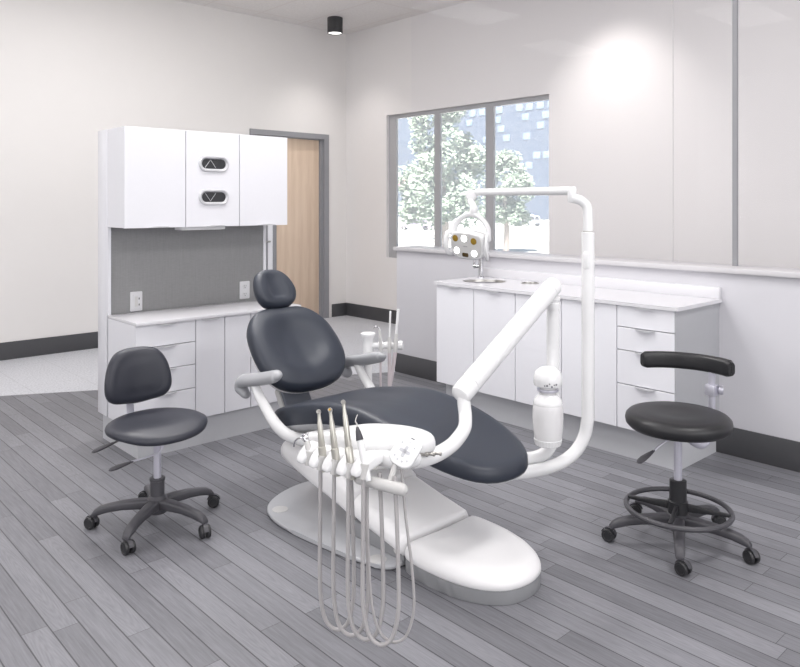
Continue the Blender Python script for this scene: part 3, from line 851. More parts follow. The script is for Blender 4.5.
# side pod with the touchpad
pod = MB()
pod.tube(spline([(1.47, 1.69, 0.632), (1.475, 1.655, 0.628), (1.49, 1.62, 0.628), (1.53, 1.60, 0.63)], 5), [0.026]*16, 16, dome=True)
pod.build('pad_bracket', M['enamel'], du)
nrm = V((-0.62, -0.50, 0.60)).normalized()
rt = V((0.735, -0.678, 0)); rt = (rt-nrm*rt.dot(nrm)).normalized(); upv = nrm.cross(rt)
ca, sa = math.cos(math.radians(-32)), math.sin(math.radians(-32))
TP = Frame((1.492, 1.592, 0.668), rt*ca+upv*sa, upv*ca-rt*sa)
tp = MB().prism(rrect(0.078, 0.104, 0.028), -0.018, 0.0, TP, bev=0.005).build('touchpad', M['enamel'], du)
mk = MB()
for w_, h_ in ((0.010, 0.036), (0.036, 0.010)): mk.prism(rrect(w_, h_, 0.004), -0.001, 0.0012, Frame(TP(0, -0.006), TP.x, TP.y, TP.z))
for u, v in ((-0.021, 0.014), (0.0, 0.024), (0.021, 0.016), (-0.021, -0.030), (-0.007, -0.036), (0.008, -0.036), (0.021, -0.028)):
    mk.prism(ellipse(0.003, 0.003, 10), -0.001, 0.0011, Frame(TP(u, v), TP.x, TP.y, TP.z))
mk.build('key_print', M['mark'], tp)
mk = MB()
mk.prism(rrect(0.013, 0.003, 0.0014), -0.001, 0.0012, Frame(TP(0.002, 0.038), TP.x, TP.y, TP.z)); mk.build('brand_mark', M['seam'], tp)
# handle and control pins
hnd = MB(); hnd.tube([(1.392, 1.690, 0.580), (1.419, 1.633, 0.574), (1.450, 1.567, 0.568)], [0.0155, 0.0175, 0.018], 16, dome=True)
hg = hnd.build('tray_handle', M['lgrey'], du)
MB().tube([(1.444, 1.581, 0.5692), (1.4505, 1.5658, 0.568)], [0.0184, 0.0186], 16, dome=True).build('handle_tip', M['lgrey'], hg)
for q, r_ in (([(1.396, 1.684, 0.584), (1.425, 1.672, 0.625)], 0.012), ([(1.436, 1.604, 0.574), (1.475, 1.612, 0.640)], 0.009)):
    MB().tube(q, r_, 10).build('handle_bracket', M['lgrey'], hg)
for k in range(3):
    x, y = 1.556+0.019*k, 1.604-0.010*k
    MB().lathe([(0.0055, 0.0), (0.0055, 0.012), (0.0042, 0.0125), (0.0042, 0.024), (0.006, 0.0245), (0.006, 0.030), (0, 0.031)],
               zframe((x, y, 0.636), (0.50, -0.86, 0.02)), 14).build('control_pin', M['steel'], du)
# bottle mount
mt = MB()
BX, BY = 2.452, 1.775
mt.lathe([(0.046, 0.663), (0.055, 0.666), (0.0575, 0.674), (0.0575, 0.692), (0.055, 0.710), (0.047, 0.725), (0.032, 0.736), (0.012, 0.7415), (0, 0.742)], Frame((BX, BY, 0), (1, 0, 0), (0, 1, 0)), 36)
mt.tube([(BX+0.01, BY+0.005, 0.69), (UPX, UPY, 0.69)], 0.026, 16)
mnt = mt.build('bottle_mount', M['enamel'], du)
mk = MB()
cd = V((-0.678, -0.735, 0))
for k in range(6):
    a = math.radians(-24+9.5*k); dd = Matrix.Rotation(a, 3, 'Z') @ cd
    p = V((BX, BY, 0.679-0.003*(k % 2)+0.004*((k*7) % 3-1)))+dd*0.0577
    mk.tube([p-dd*0.002, p+dd*0.0006], 0.003+0.0012*(k % 2), 8)
mk.build('printed_mark', M['seam'], mnt)
# hose bundle under the tray for the touchpad
cb = spline([(1.425, 1.69, 0.600), (1.40, 1.66, 0.47), (1.393, 1.645, 0.34), (1.397, 1.635, 0.22), (1.412, 1.617, 0.145), (1.438, 1.588, 0.118), (1.464, 1.560, 0.140), (1.480, 1.545, 0.22), (1.478, 1.552, 0.34), (1.474, 1.572, 0.47), (1.482, 1.60, 0.610)], 8)
MB().tube(cb, 0.0042, 10).build('cable', M['hose'], du)

# water bottle hanging from the mount
wb = thing('water_bottle', (BX, BY, 0.424), 'translucent white water bottle screwed beneath the domed mount on the post', 'bottle')
F = Frame((BX, BY, 0), (1, 0, 0), (0, 1, 0))
MB().lathe([(0.0, 0.426), (0.046, 0.426), (0.0515, 0.432), (0.055, 0.458), (0.060, 0.50), (0.0615, 0.54), (0.0605, 0.575), (0.057, 0.598), (0.050, 0.612), (0.038, 0.624), (0.033, 0.630), (0.033, 0.664), (0, 0.664)], F, 40).build('bottle_body', M['bottle'], wb)
MB().lathe([(0.0335, 0.642), (0.043, 0.643), (0.044, 0.647), (0.043, 0.651), (0.0335, 0.652)], F, 36, (False, False)).build('neck_ring', M['silver'], wb)
rb = []
n = 56
for h, r in ((0.4245, 0.040), (0.4245, 0.0475), (0.4275, 0.0515), (0.450, 0.0562), (0.4515, 0.0552)):
    rb.append([F((r+(0.0008 if k % 2 else -0.0006)*(0.43 < h+0.004 < 0.455))*math.cos(2*PI*k/n), (r+(0.0008 if k % 2 else -0.0006)*(0.43 < h+0.004 < 0.455))*math.sin(2*PI*k/n), h) for k in range(n)])
MB().rings(rb).build('ribbed_cup', M['enamel'], wb, smooth=20)
MB().lathe([(0.0585, 0.590), (0.0592, 0.594), (0.053, 0.611), (0.041, 0.624), (0.036, 0.630), (0.033, 0.630)], F, 40, (False, False)).build('shoulder', M['enamel'], wb)

# ------------------------------------------------------------------ handpieces, scaler, syringe in their cradles
def hose(i, y_off, xr, zb_):
    x, y = hx[i]-0.014, hy[i]-0.020
    P = [(x, y, 0.585+hz[i]), (x-0.002, y-0.001, 0.45), (x-0.003, y, 0.28), (x-0.001, y-0.004, zb_+0.085), (x+0.008, y-0.018, zb_+0.024), (x+0.028, y-0.044, zb_),
         (x+0.050, y-0.070, zb_+0.022), (x+0.062, y-0.082, zb_+0.09), (x+0.067, y-0.080, 0.28), (x+0.070, y-0.070, 0.45), (x+0.074, y-0.055, 0.60)]
    return MB().tube(spline(P, 8), 0.0062, 12)
def holder_axis(i):
    b = V((hx[i]-0.004, hy[i]-0.020, 0.606+hz[i]))
    return b
def handpiece(i, label, dirv, band, zb_, k=1.0):
    b = holder_axis(i); dv = V(dirv).normalized()
    t = thing('dental_handpiece', b, label, 'handpiece', 'slim metal handpieces in the tray cradles')
    F = zframe(b-dv*0.035, dv)
    MB().lathe([(r_*1.08, h_*k) for r_, h_ in [(0.0, 0), (0.008, 0.001), (0.0095, 0.01), (0.0112, 0.045), (0.0115, 0.075), (0.0092, 0.078), (0.0098, 0.082), (0.0085, 0.12), (0.0068, 0.150), (0.0056, 0.156), (0.0046, 0.172), (0.005, 0.178), (0.0, 0.180)]], F, 20).build('grip', M['hand'], t)
    hp = F(0, 0, 0.182*k)
    hd = V((-0.68, -0.60, 0.42)).normalized()
    hm = MB().lathe([(0.0, -0.010), (0.0062, -0.009), (0.0072, -0.004), (0.0072, 0.004), (0.006, 0.009), (0, 0.0095)], zframe(hp, hd), 16).build('head', M['steel'], t)
    MB().lathe([(0.0, 0.0092), (0.0036, 0.0098), (0.003, 0.0112), (0, 0.0114)], zframe(hp, hd), 12).build('head_cap', M['yellow'] if band else M['steel'], hm, label='yellow cap' if band else None)
    hose(i, 0, 0, zb_).build('hose', M['hose'], t)
    return t
handpiece(1, 'metal handpiece standing leftmost of the three, next to the angled syringe', (0.01, 0.17, 0.98), False, 0.096)
handpiece(2, 'metal handpiece with a yellow dot on its head, middle of the three', (0.0, 0.20, 0.98), True, 0.104, 1.08)
handpiece(3, 'metal handpiece standing rightmost of the three, beside the dark-tipped scaler', (0.02, 0.22, 0.98), False, 0.116, 1.24)
# scaler
b = holder_axis(4); dv = V((0.02, 0.36, 0.93)).normalized()
us = thing('ultrasonic_scaler', b, 'white pen scaler with a dark cone and thin hooked tip, rightmost in the cradles', 'scaler')
F = zframe(b-dv*0.035, dv)
MB().lathe([(0, 0), (0.0085, 0.001), (0.010, 0.01), (0.0105, 0.09), (0.010, 0.118), (0, 0.119)], F, 20).build('grip', M['enamel'], us)
MB().lathe([(0.0112, 0.1175), (0.0112, 0.123), (0.008, 0.142), (0.004, 0.156), (0.0, 0.157)], F, 20).build('cone', M['nylon'], us)
tp_ = [F(0, 0, 0.155), F(-0.001, 0, 0.165), F(0.002, 0.0, 0.173), F(-0.003, 0.002, 0.184), F(-0.009, 0.003, 0.191)]
MB().tube(spline(tp_, 5), [0.0022]*10+[0.0016]*10+[0.0009], 8).build('tip', M['steel'], us)
hose(4, 0, 0, 0.118).build('hose', M['hose'], us)
# three-way syringe at the left end
b = holder_axis(0); dv = V((0.0, 0.42, 0.72)).normalized()
sy = thing('air_water_syringe', b, 'angled chrome-headed syringe with curved nozzle at the left end of the tray', 'syringe')
F = zframe(b-dv*0.02, dv)
MB().lathe([(0, 0), (0.009, 0.001), (0.0105, 0.01), (0.0105, 0.05), (0.009, 0.066), (0, 0.067)], F, 18).build('grip', M['lgrey'], sy)
hd = MB(); hd.lathe([(0, 0.064), (0.0085, 0.0645), (0.0095, 0.07), (0.0095, 0.082), (0.007, 0.087), (0, 0.088)], F, 16)
for a in (-1, 1): hd.tube([F(0.004*a, 0, 0.08), F(0.010*a, 0.004, 0.091)], 0.0038, 10)
hd.build('head', M['chrome'], sy)
n0 = F(0, 0, 0.078)
MB().tube(spline([n0, n0+V((-0.006, 0.022, -0.004)), n0+V((-0.006, 0.045, -0.016)), n0+V((-0.004, 0.058, -0.032)), n0+V((-0.003, 0.062, -0.042))], 6), 0.0026, 10).build('nozzle', M['chrome'], sy)

# ------------------------------------------------------------------ operating light
PX, PY = 2.669, 1.728
lt = thing('dental_light', (PX, PY, 0.27), 'white dental operating light on a tall bent post with a horizontal arm', 'dental light')
pp = spline([(2.19, 2.12, 0.388), (2.23, 2.04, 0.345), (2.29, 1.95, 0.306), (2.38, 1.885, 0.298), (2.47, 1.835, 0.302), (2.55, 1.79, 0.320), (2.615, 1.757, 0.36), (2.655, 1.736, 0.425), (PX, PY, 0.50)], 7) + [(PX, PY, 1.280)]
post = MB().tube(pp, 0.0265, 20).build('post', M['enamel'], lt)
b = MB(); b.lathe([(0.0272, 0.0), (0.0272, 0.034), (0.024, 0.036)], Frame((PX, PY, 1.246), (1, 0, 0), (0, 1, 0)), 24); b.build('post_collar', M['enamel'], post)
b = MB(); b.lathe([(0.0215, 0), (0.0215, 0.006)], Frame((PX, PY, 1.280), (1, 0, 0), (0, 1, 0)), 20); b.build('spacer_ring', M['steel'], post)
cdir = V((-0.735, 0.678, 0))
cover = MB()
cover.prism(rrect(0.026, 0.074, 0.0129, 8), 0.012, 0.0315, Frame((PX, PY, 1.163), (0.25, -0.97, 0), (0, 0, 1)), bev=0.004)
cover.build('switch_cover', M['enamel'], post)
up = spline([(PX, PY, 1.286), (PX, PY, 1.34), (PX-0.002, PY+0.004, 1.388), (PX-0.014, PY+0.022, 1.412), (PX-0.026, PY+0.040, 1.421), (PX-0.034, PY+0.054, 1.424)], 6)
MB().tube(up, 0.0205, 18).build('elbow', M['enamel'], lt)
JX, JY = PX-0.034, PY+0.056
j = MB(); j.lathe([(0, 1.405), (0.015, 1.406), (0.0185, 1.411), (0.0185, 1.464), (0.015, 1.472), (0, 1.474)], Frame((JX, JY, 0), (1, 0, 0), (0, 1, 0)), 24); j.build('swivel', M['enamel'], lt)
HX, HY = 2.728, 2.395
ar = MB(); ar.tube([(JX, JY, 1.455), (JX+(HX-JX)*0.5, JY+(HY-JY)*0.5, 1.456), (HX, HY, 1.457)], [0.0185, 0.0185, 0.0175], 18, dome=True)
ar.build('arm', M['enamel'], lt)
j = MB(); j.lathe([(0, -0.022), (0.022, -0.021), (0.028, -0.014), (0.028, 0.014), (0.022, 0.021), (0, 0.022)], zframe((HX-0.01, HY+0.032, 1.440), (-0.75, -0.55, 0.1)), 24)
j.build('tilt_joint', M['enamel'], lt)
HN = V((-0.985, -0.14, -0.17)).normalized()
HC = V((2.640, 2.392, 1.198))
hx_ = V((0, 0, 1)).cross(HN).normalized()
rl = math.radians(-5)
hy_ = HN.cross(hx_)
LH = Frame(HC, hx_*math.cos(rl)+hy_*math.sin(rl), hy_*math.cos(rl)-hx_*math.sin(rl), HN)
yk = MB()
ring = spline([LH(-0.10, 0.03, -0.045), LH(-0.092, 0.085, -0.055), LH(-0.05, 0.128, -0.062), LH(0.0, 0.143, -0.066), LH(0.05, 0.128, -0.062), LH(0.092, 0.085, -0.055), LH(0.10, 0.03, -0.045)], 6)
yk.tube(ring, 0.0125, 14, flat=1.3, dome=True)
yk.tube(spline([LH(0, 0.143, -0.066), LH(0.004, 0.175, -0.07), V((HX-0.018, HY+0.03, 1.415))], 5), [0.019]*6+[0.0165]*5, 16)
yk.build('yoke', M['enamel'], lt)
hd = MB()
out = resample(spline([(-0.088, 0.05), (-0.05, 0.064), (0.0, 0.068), (0.05, 0.064), (0.088, 0.05), (0.097, 0.0), (0.086, -0.05), (0.05, -0.066), (0.0, -0.070), (-0.05, -0.066), (-0.086, -0.05), (-0.097, 0.0)], 6, closed=True), 64)
hd.pad(out, [(0.012, -0.062), (0.0, -0.05), (0.0, -0.006), (0.005, 0.0), (0.010, 0.0)], lambda u, v, h, s: LH(u, v, h-(u/0.1)**2*0.006))
lh = hd.build('lamp_head', M['enamel'], lt, smooth=50)
fpl = MB(); fpl.pad([(x*0.9, y*0.9) for x, y in out], [(0.0, -0.002), (0.002, 0.003), (0.006, 0.0035)], lambda u, v, h, s: LH(u, v, h-(u/0.1)**2*0.006))
fpl.build('face_plate', M['lgrey'], lh, smooth=50)
for u, v, mt_, nm in ((-0.060, 0.030, 'amber', 'amber_lens'), (-0.008, 0.034, 'lit', 'lit_lens'), (0.046, 0.026, 'amber', 'amber_lens'), (-0.052, -0.030, 'lit', 'lit_lens'), (0.048, -0.034, 'lit', 'lit_lens')):
    z0 = -(u/0.1)**2*0.006
    MB().lathe([(0.0165, 0.0), (0.0165, 0.0045), (0.0135, 0.0052), (0.0, 0.0058)], Frame(LH(u, v, z0), LH.x, LH.y, LH.z), 24).build(nm, M[mt_], lh, label='amber lens, unlit' if nm == 'amber_lens' else 'white lit lens')
MB().prism(rrect(0.036, 0.020, 0.007), 0.0, 0.005, Frame(LH(-0.002, -0.046, 0), LH.x, LH.y, LH.z), bev=0.001).build('sensor_window', M['bronze'], lh)
mk = MB()
for k, wd in enumerate((0.004, 0.003, 0.003, 0.0035, 0.003)): mk.prism(rrect(wd*0.7, 0.0045 if k != 1 else 0.006, 0.0006), 0.003, 0.0042, Frame(LH(-0.010+0.0045*k, -0.004, 0), LH.x, LH.y, LH.z))
mk.build('brand_mark', M['seam'], lh)
for s in (-1, 1):
    hd = MB(); q = spline([LH(s*0.098, 0.045, -0.035), LH(s*0.112, 0.05, -0.012), LH(s*0.118, 0.0, 0.004), LH(s*0.112, -0.05, -0.012), LH(s*0.098, -0.06, -0.035)], 6)
    hd.tube(q, 0.0085, 12, flat=1.4, dome=True); hd.build('side_handle', M['enamel'], lh)

# ------------------------------------------------------------------ assistant's instruments behind the chair
AX, AY = 2.467, 2.921
ah = thing('assistant_instrument_arm', (AX, AY, 0.02), 'white knobbed post with a side bar of instrument holders behind the armrest', 'instrument holder')
pp = spline([(2.285, 2.60, 0.335), (2.36, 2.70, 0.325), (2.44, 2.84, 0.325), (2.468, 2.90, 0.36), (AX, AY, 0.43)], 6)+[(AX, AY, 0.63)]
MB().tube(pp, 0.022, 16).build('post', M['enamel'], ah)
F = Frame((AX, AY, 0), (1, 0, 0), (0, 1, 0))
MB().lathe([(0.020, 0.595), (0.0245, 0.598), (0.025, 0.605), (0.0255, 0.67), (0.027, 0.69), (0.035, 0.71), (0.0385, 0.718), (0.037, 0.726), (0.028, 0.730), (0, 0.731)], F, 28).build('knob', M['enamel'], ah)
ad = V((0.735, -0.678, 0)).normalized(); AB = V((AX, AY, 0.662))
MB().tube([AB+ad*0.02, AB+ad*0.162], 0.0165, 16).build('bar', M['enamel'], ah)
MB().lathe([(0, 0), (0.023, 0.001), (0.024, 0.004), (0.024, 0.02), (0.018, 0.024), (0.010, 0.0245), (0.009, 0.020), (0, 0.02)], zframe(AB+ad*0.158, ad), 24).build('end_knob', M['enamel'], ah)
for k, s in enumerate((0.066, 0.112, 0.148)):
    MB().lathe([(0.0165, -0.014), (0.0215, -0.012), (0.0215, 0.012), (0.0165, 0.014)], zframe(AB+ad*s, ad), 24).build('holder_ring', M['enamel'], ah)
bk = V((-0.678, -0.735, 0))
def tubing(p, q, name, r, par, m='hosep'):
    p, q = V(p), V(q)
    MB().tube(spline([p, p.lerp(q, .3)+V((0, 0, -.01)), p.lerp(q, .7), q, q+V((-0.03, 0.02, -0.06)), V((2.30, 2.70, 0.33))], 6), r, 10).build(name, M[m], par)
# small syringe
p = AB+ad*0.066+bk*0.022
t = thing('syringe', p, 'small grey syringe with a hooked tip, nearest the knob on the rear holder bar', 'syringe')
MB().tube([p+V((0, 0, -0.03)), p+V((0, 0, 0.03)), p-ad*0.006+V((0, 0, 0.085))], [0.008, 0.0085, 0.007], 12).build('grip', M['lgrey'], t)
a = p-ad*0.006+V((0, 0, 0.085))
MB().tube(spline([a, a+V((0, 0, 0.012))-ad*0.004, a+V((0, 0, 0.018))-ad*0.02, a+V((0, 0, 0.010))-ad*0.032], 5), 0.003, 8).build('nozzle', M['chrome'], t)
tubing(p+V((0, 0, -0.03)), p+V((0, 0, -0.27)), 'hose', 0.006, t)
# saliva ejector
p = AB+ad*0.112+bk*0.022
t = thing('saliva_ejector', p, 'white saliva ejector with the thinner upright straw, middle of the rear holder bar', 'saliva ejector')
MB().tube([p+V((0, 0, -0.035)), p+V((0, 0, 0.03)), p+V((0, 0, 0.05))], [0.010, 0.0105, 0.007], 12).build('valve', M['lgrey'], t)
MB().tube([p+V((0, 0, 0.045)), p+V((0, 0, 0.16))+ad*0.004, p+V((0, 0, 0.178))+ad*0.005], [0.005, 0.005, 0.0055], 10, dome=True).build('straw', M['enamel'], t)
tubing(p+V((0, 0, -0.035)), p+V((0, 0, -0.27)), 'hose', 0.009, t)
# suction tip
p = AB+ad*0.146+bk*0.022
t = thing('suction_tip', p, 'white suction wand with the thicker tilted tip, outermost on the rear holder bar', 'suction tip')
MB().tube([p+V((0, 0, -0.03))-ad*0.004, p+V((0, 0, 0.03)), p+V((0, 0, 0.065))+ad*0.002], [0.0115, 0.012, 0.008], 12).build('valve', M['lgrey'], t)
MB().tube([p+V((0, 0, 0.055)), p+V((0, 0, 0.12))+ad*0.006, p+V((0, 0, 0.192))+ad*0.012], [0.0065, 0.0075, 0.0078], 12).build('tip', M['enamel'], t)
tubing(p+V((0, 0, -0.03))-ad*0.004, p+V((0, 0, -0.27))-ad*0.042, 'hose', 0.010, t)

# ------------------------------------------------------------------ stools
Z0 = (0, 0, 0)
def star_base(root, R, a0, m_leg, zt_):
    hub = MB().lathe([(0.026, 0.050), (0.040, 0.056), (0.043, 0.075), (0.042, 0.118), (0.034, 0.126), (0.030, 0.130), (0.030, zt_-0.012), (0.033, zt_-0.010), (0.033, zt_), (0.018, zt_+0.001)], Frame(Z0, (1, 0, 0), (0, 1, 0)), 24)
    hub.build('hub', m_leg, root, shift=Z0)
    for k in range(5):
        a = math.radians(a0+72*k); d = V((math.cos(a), math.sin(a), 0)); s = V((-d.y, d.x, 0))
        rg = []
        for r, zt, zb, w0 in ((0.025, 0.116, 0.070, 0.025), (0.08, 0.117, 0.076, 0.024), (0.15, 0.113, 0.077, 0.022), (0.21, 0.104, 0.070, 0.020), (0.245, 0.096, 0.062, 0.0195), (0.268, 0.084, 0.056, 0.018), (0.279, 0.068, 0.054, 0.015)):
            r = r*R/0.28; c = (zt+zb)/2; h = zt-zb
            rg.append([d*r + s*x + V((0, 0, c+z)) for x, z in rrect(2*w0, h, min(0.012, h*0.42), 4)])
        leg = MB().rings(rg).build('leg', m_leg, root, shift=Z0, smooth=50)
        # twin-wheel caster, swung off to one side
        p = d*(R-0.010); ca = math.radians(a0+72*k+(55 if k % 2 else -35)); cd_ = V((math.cos(ca), math.sin(ca), 0)); ax = V((-cd_.y, cd_.x, 0))
        c = MB(); wc = p+cd_*0.014+V((0, 0, 0.0265))
        c.tube([p+V((0, 0, 0.030)), p+V((0, 0, 0.068))], 0.007, 10)
        hood = [wc+cd_*(0.0285*math.cos(t))+V((0, 0, 0.0285*math.sin(t))) for t in [math.radians(15+15*i) for i in range(11)]]
        c.rings([[q-ax*0.009, q+ax*0.009, q+ax*0.009+(q-wc)*0.10, q-ax*0.009+(q-wc)*0.10] for q in hood])
        c.build('caster', m_leg, leg, shift=Z0)
        for sd in (-1, 1):
            F = zframe(wc+ax*(sd*0.0085), ax*sd)
            MB().lathe([(0.010, -0.004), (0.0245, -0.003), (0.0265, 0.0), (0.0265, 0.009), (0.0245, 0.0125), (0.018, 0.0135), (0.0165, 0.0115), (0.0, 0.012)], F, 24).build('wheel', M['wheel'], leg, shift=Z0)

def gas_lift(root, z0, z1):
    MB().lathe([(0.0165, z0-0.02), (0.0165, z1)], Frame(Z0, (1, 0, 0), (0, 1, 0)), 20).build('gas_lift', M['silver'], root, shift=Z0)

def lever(root, pts, tip, mt):
    l = MB().tube(spline(pts, 5), 0.0042, 10).build('lever', mt, root, shift=Z0)
    a, b = V(tip[0]), V(tip[1]); d = b-a
    P = [a+d*t for t in (0, 0.12, 0.35, 0.65, 0.9, 1.0)]
    MB().tube(P, [0.006, 0.009, 0.0145, 0.019, 0.016, 0.006], 14, flat=0.5, up=(0, 0, 1)).build('lever_paddle', M['nylon'], l, shift=Z0)

def seat_pad(root, rx, ry, z, th, m, fn=None, power=2.0, name='seat'):
    out = []
    for k in range(72):
        a = 2*PI*k/72; c, s = math.cos(a), math.sin(a)
        out.append((rx*math.copysign(abs(c)**(2/power), c), ry*math.copysign(abs(s)**(2/power), s)))
    def f(u, v, h, s):
        zz = z+h
        if s is not None and s < 1: zz += 0.006*sm((1-s)*2) - 0.010*sm((1-s)*1.3-0.1)
        if fn: zz += fn(u, v)
        return V((u, v, zz))
    e = th
    prof = [(0.045, -e), (0.016, -e*0.93), (0.003, -e*0.72), (0.0, -e*0.48), (0.003, -e*0.25), (0.014, -e*0.08), (0.032, 0.0)]
    return MB().pad(out, prof, f, top=(0.92, 0.82, 0.7, 0.55, 0.4, 0.22, 0.08)).build(name, m, root, shift=Z0, smooth=60)

# operator stool (left)
so = thing('operator_stool', (1.390, 3.070, 0), 'low charcoal stool with an upright rounded backrest and paddle levers, on five casters', 'stool')
star_base(so, 0.272, 3, M['nylon'], 0.205)
gas_lift(so, 0.20, 0.41)
def dip(u, v): return -0.030*sm((-v-0.06)/0.16) + 0.012*math.cos(u/0.23*1.5)*sm((v)/0.2) - 0.012*(u/0.22)**2*0
seat_pad(so, 0.214, 0.182, 0.456, 0.042, M['vinyl2'], dip, power=2.25)
pl = MB(); pl.box(-0.075, 0.075, -0.09, 0.10, 0.388, 0.408, bev=0.006); pl.lathe([(0.02, 0.376), (0.034, 0.382), (0.034, 0.395)], Frame(Z0, (1, 0, 0), (0, 1, 0)), 20)
pl.box(0.05, 0.085, -0.06, -0.02, 0.378, 0.398, bev=0.004); pl.box(-0.02, 0.02, 0.09, 0.12, 0.378, 0.398, bev=0.004)
pl.build('mechanism', M['nylon'], so, shift=Z0)
bb = MB()
pth = spline([(-0.005, 0.06, 0.380), (-0.006, 0.17, 0.372), (-0.008, 0.232, 0.385), (-0.01, 0.262, 0.43), (-0.012, 0.268, 0.50), (-0.012, 0.262, 0.60)], 6)
rg = [[V(p)+V((x, 0, 0))+(V((0, 0, z)) if i < 9 else V((0, -z, 0))) for x, z in rrect(0.034, 0.010, 0.003, 2)] for i, p in enumerate(pth)]
bb.rings(rg); bb.build('back_bar', M['silver'], so, shift=Z0)
# backrest pad: rounded trapezoid, wider below
q = [(0.0, 0.123), (0.06, 0.119), (0.105, 0.098), (0.138, 0.045), (0.153, -0.025), (0.149, -0.078), (0.118, -0.112), (0.055, -0.123)]
bo = resample(spline(q+[(0.0, -0.128)]+[(-x, y) for x, y in reversed(q[1:])], 6, closed=True), 64)
SB = Frame((0.002, 0.228, 0.616), (1, 0, 0), (0, 0.10, 1))
def sb_fn(u, v, h, s):
    w_ = h + 0.06*(u/0.2)**2*0.8
    if s is not None and s < 1: w_ += 0.006*sm((1-s)*2)
    return SB(u, v, w_)
prof = [(0.02, -0.028), (0.006, -0.024), (0.0, -0.012), (0.0, 0.006), (0.006, 0.018), (0.018, 0.025), (0.034, 0.028)]
MB().pad(bo, prof, sb_fn, top=(0.92, 0.8, 0.65, 0.5, 0.3, 0.12)).build('backrest', M['vinyl2'], so, shift=Z0, smooth=60)
lever(so, [(-0.05, 0.03, 0.395), (-0.11, 0.065, 0.388), (-0.148, 0.092, 0.370)], ((-0.142, 0.088, 0.373), (-0.226, 0.150, 0.330)), M['nylon'])
lever(so, [(0.01, -0.03, 0.392), (0.0, -0.06, 0.385), (-0.012, -0.065, 0.345), (-0.045, -0.05, 0.325), (-0.115, -0.002, 0.302)], ((-0.108, -0.006, 0.304), (-0.192, 0.05, 0.270)), M['silver'])

# assistant stool (right)
sa = thing('assistant_stool', (2.900, 1.448, 0), 'tall black round stool with a foot ring and curved torso bar, on five casters', 'stool')
star_base(sa, 0.280, -8, M['nylon'], 0.225)
gas_lift(sa, 0.22, 0.47)
ru = M['black']
seat_pad(sa, 0.210, 0.210, 0.536, 0.066, M['black'], None, 2.0)
pl = MB(); pl.box(-0.07, 0.07, -0.07, 0.07, 0.460, 0.472, bev=0.004); pl.lathe([(0.018, 0.428), (0.036, 0.436), (0.042, 0.462)], Frame(Z0, (1, 0, 0), (0, 1, 0)), 20)
pl.build('mechanism', M['nylon'], sa, shift=Z0)
lever(sa, [(-0.03, 0.02, 0.43), (-0.07, 0.038, 0.41), (-0.105, 0.055, 0.385)], ((-0.098, 0.052, 0.39), (-0.165, 0.090, 0.345)), M['silver'])
# foot ring
FZ = 0.142
fr_ = MB(); n = 64
fr_.rings([[V(((0.205+0.0105*math.cos(2*PI*j/10))*math.cos(2*PI*k/n), (0.205+0.0105*math.cos(2*PI*j/10))*math.sin(2*PI*k/n), FZ+0.0105*math.sin(2*PI*j/10))) for j in range(10)] for k in range(n)]+
          [[V(((0.205+0.0105*math.cos(2*PI*j/10)), 0, FZ+0.0105*math.sin(2*PI*j/10))) for j in range(10)]], (False, False))
ring_ = fr_.build('foot_ring', M['nylon'], sa, shift=Z0)
for k in range(4):
    a = math.radians(18+90*k); d = V((math.cos(a), math.sin(a), 0)); s = V((-d.y, d.x, 0))
    rg = [[d*r+s*x+V((0, 0, FZ+0.008+z)) for x, z in rrect(0.016, h, 0.003, 2)] for r, h in ((0.03, 0.034), (0.12, 0.020), (0.201, 0.012))]
    MB().rings(rg).build('spoke', M['blacknylon'], ring_, shift=Z0)
MB().lathe([(0.034, FZ-0.02), (0.040, FZ-0.018), (0.040, FZ+0.03), (0.034, FZ+0.034), (0.0335, 0.258), (0.030, 0.260)], Frame(Z0, (1, 0, 0), (0, 1, 0)), 24).build('ring_clamp', M['blacknylon'], ring_, shift=Z0)
# torso bar on its curved support
ac = math.radians(-7)
pd = V((math.cos(ac), math.sin(ac), 0))
sp = spline([pd*0.05+V((0, 0, 0.432)), pd*0.11+V((0, 0, 0.392)), pd*0.175+V((0, 0, 0.366)), pd*0.222+V((0, 0, 0.385)), pd*0.245+V((0, 0, 0.44)), pd*0.248+V((0, 0, 0.51)), pd*0.248+V((0, 0, 0.69))], 7)
MB().tube(sp, [0.0165]*20+[0.0145]*50, 14).build('support_tube', M['silver'], sa, shift=Z0) if False else MB().tube(sp, 0.0145, 14).build('support_tube', M['silver'], sa, shift=Z0)
cl_ = MB(); cl_.box(-0.022, 0.022, -0.022, 0.022, 0.570, 0.618, bev=0.004, M=Frame(pd*0.248, pd, V((-pd.y, pd.x, 0))))
kd = V((0.5, -0.85, 0)).normalized()
cl_.lathe([(0.009, 0.015), (0.009, 0.024), (0.020, 0.026), (0.022, 0.034), (0.020, 0.044), (0, 0.045)], zframe(pd*0.248+V((0, 0, 0.597)), kd), 12)
cl_.build('height_clamp', M['silver'], sa, shift=Z0)
rg = []
nA = 22
for k in range(nA+1):
    t = k/nA; a = math.radians(63-94*t)
    e = min(1, min(t, 1-t)/0.045); hh_ = 0.072*(0.80+0.20*math.sin(min(1, e)*PI/2)); ww = 0.046*(0.70+0.30*math.sin(min(1, e)*PI/2))
    d = V((math.cos(a), math.sin(a), 0))
    rg.append([d*(0.250+x)+V((0, 0, 0.704+z)) for x, z in rrect(ww, hh_, 0.017, 4)])
tb = MB().rings(rg)
tb.build('torso_bar', M['black'], sa, shift=Z0, smooth=50)

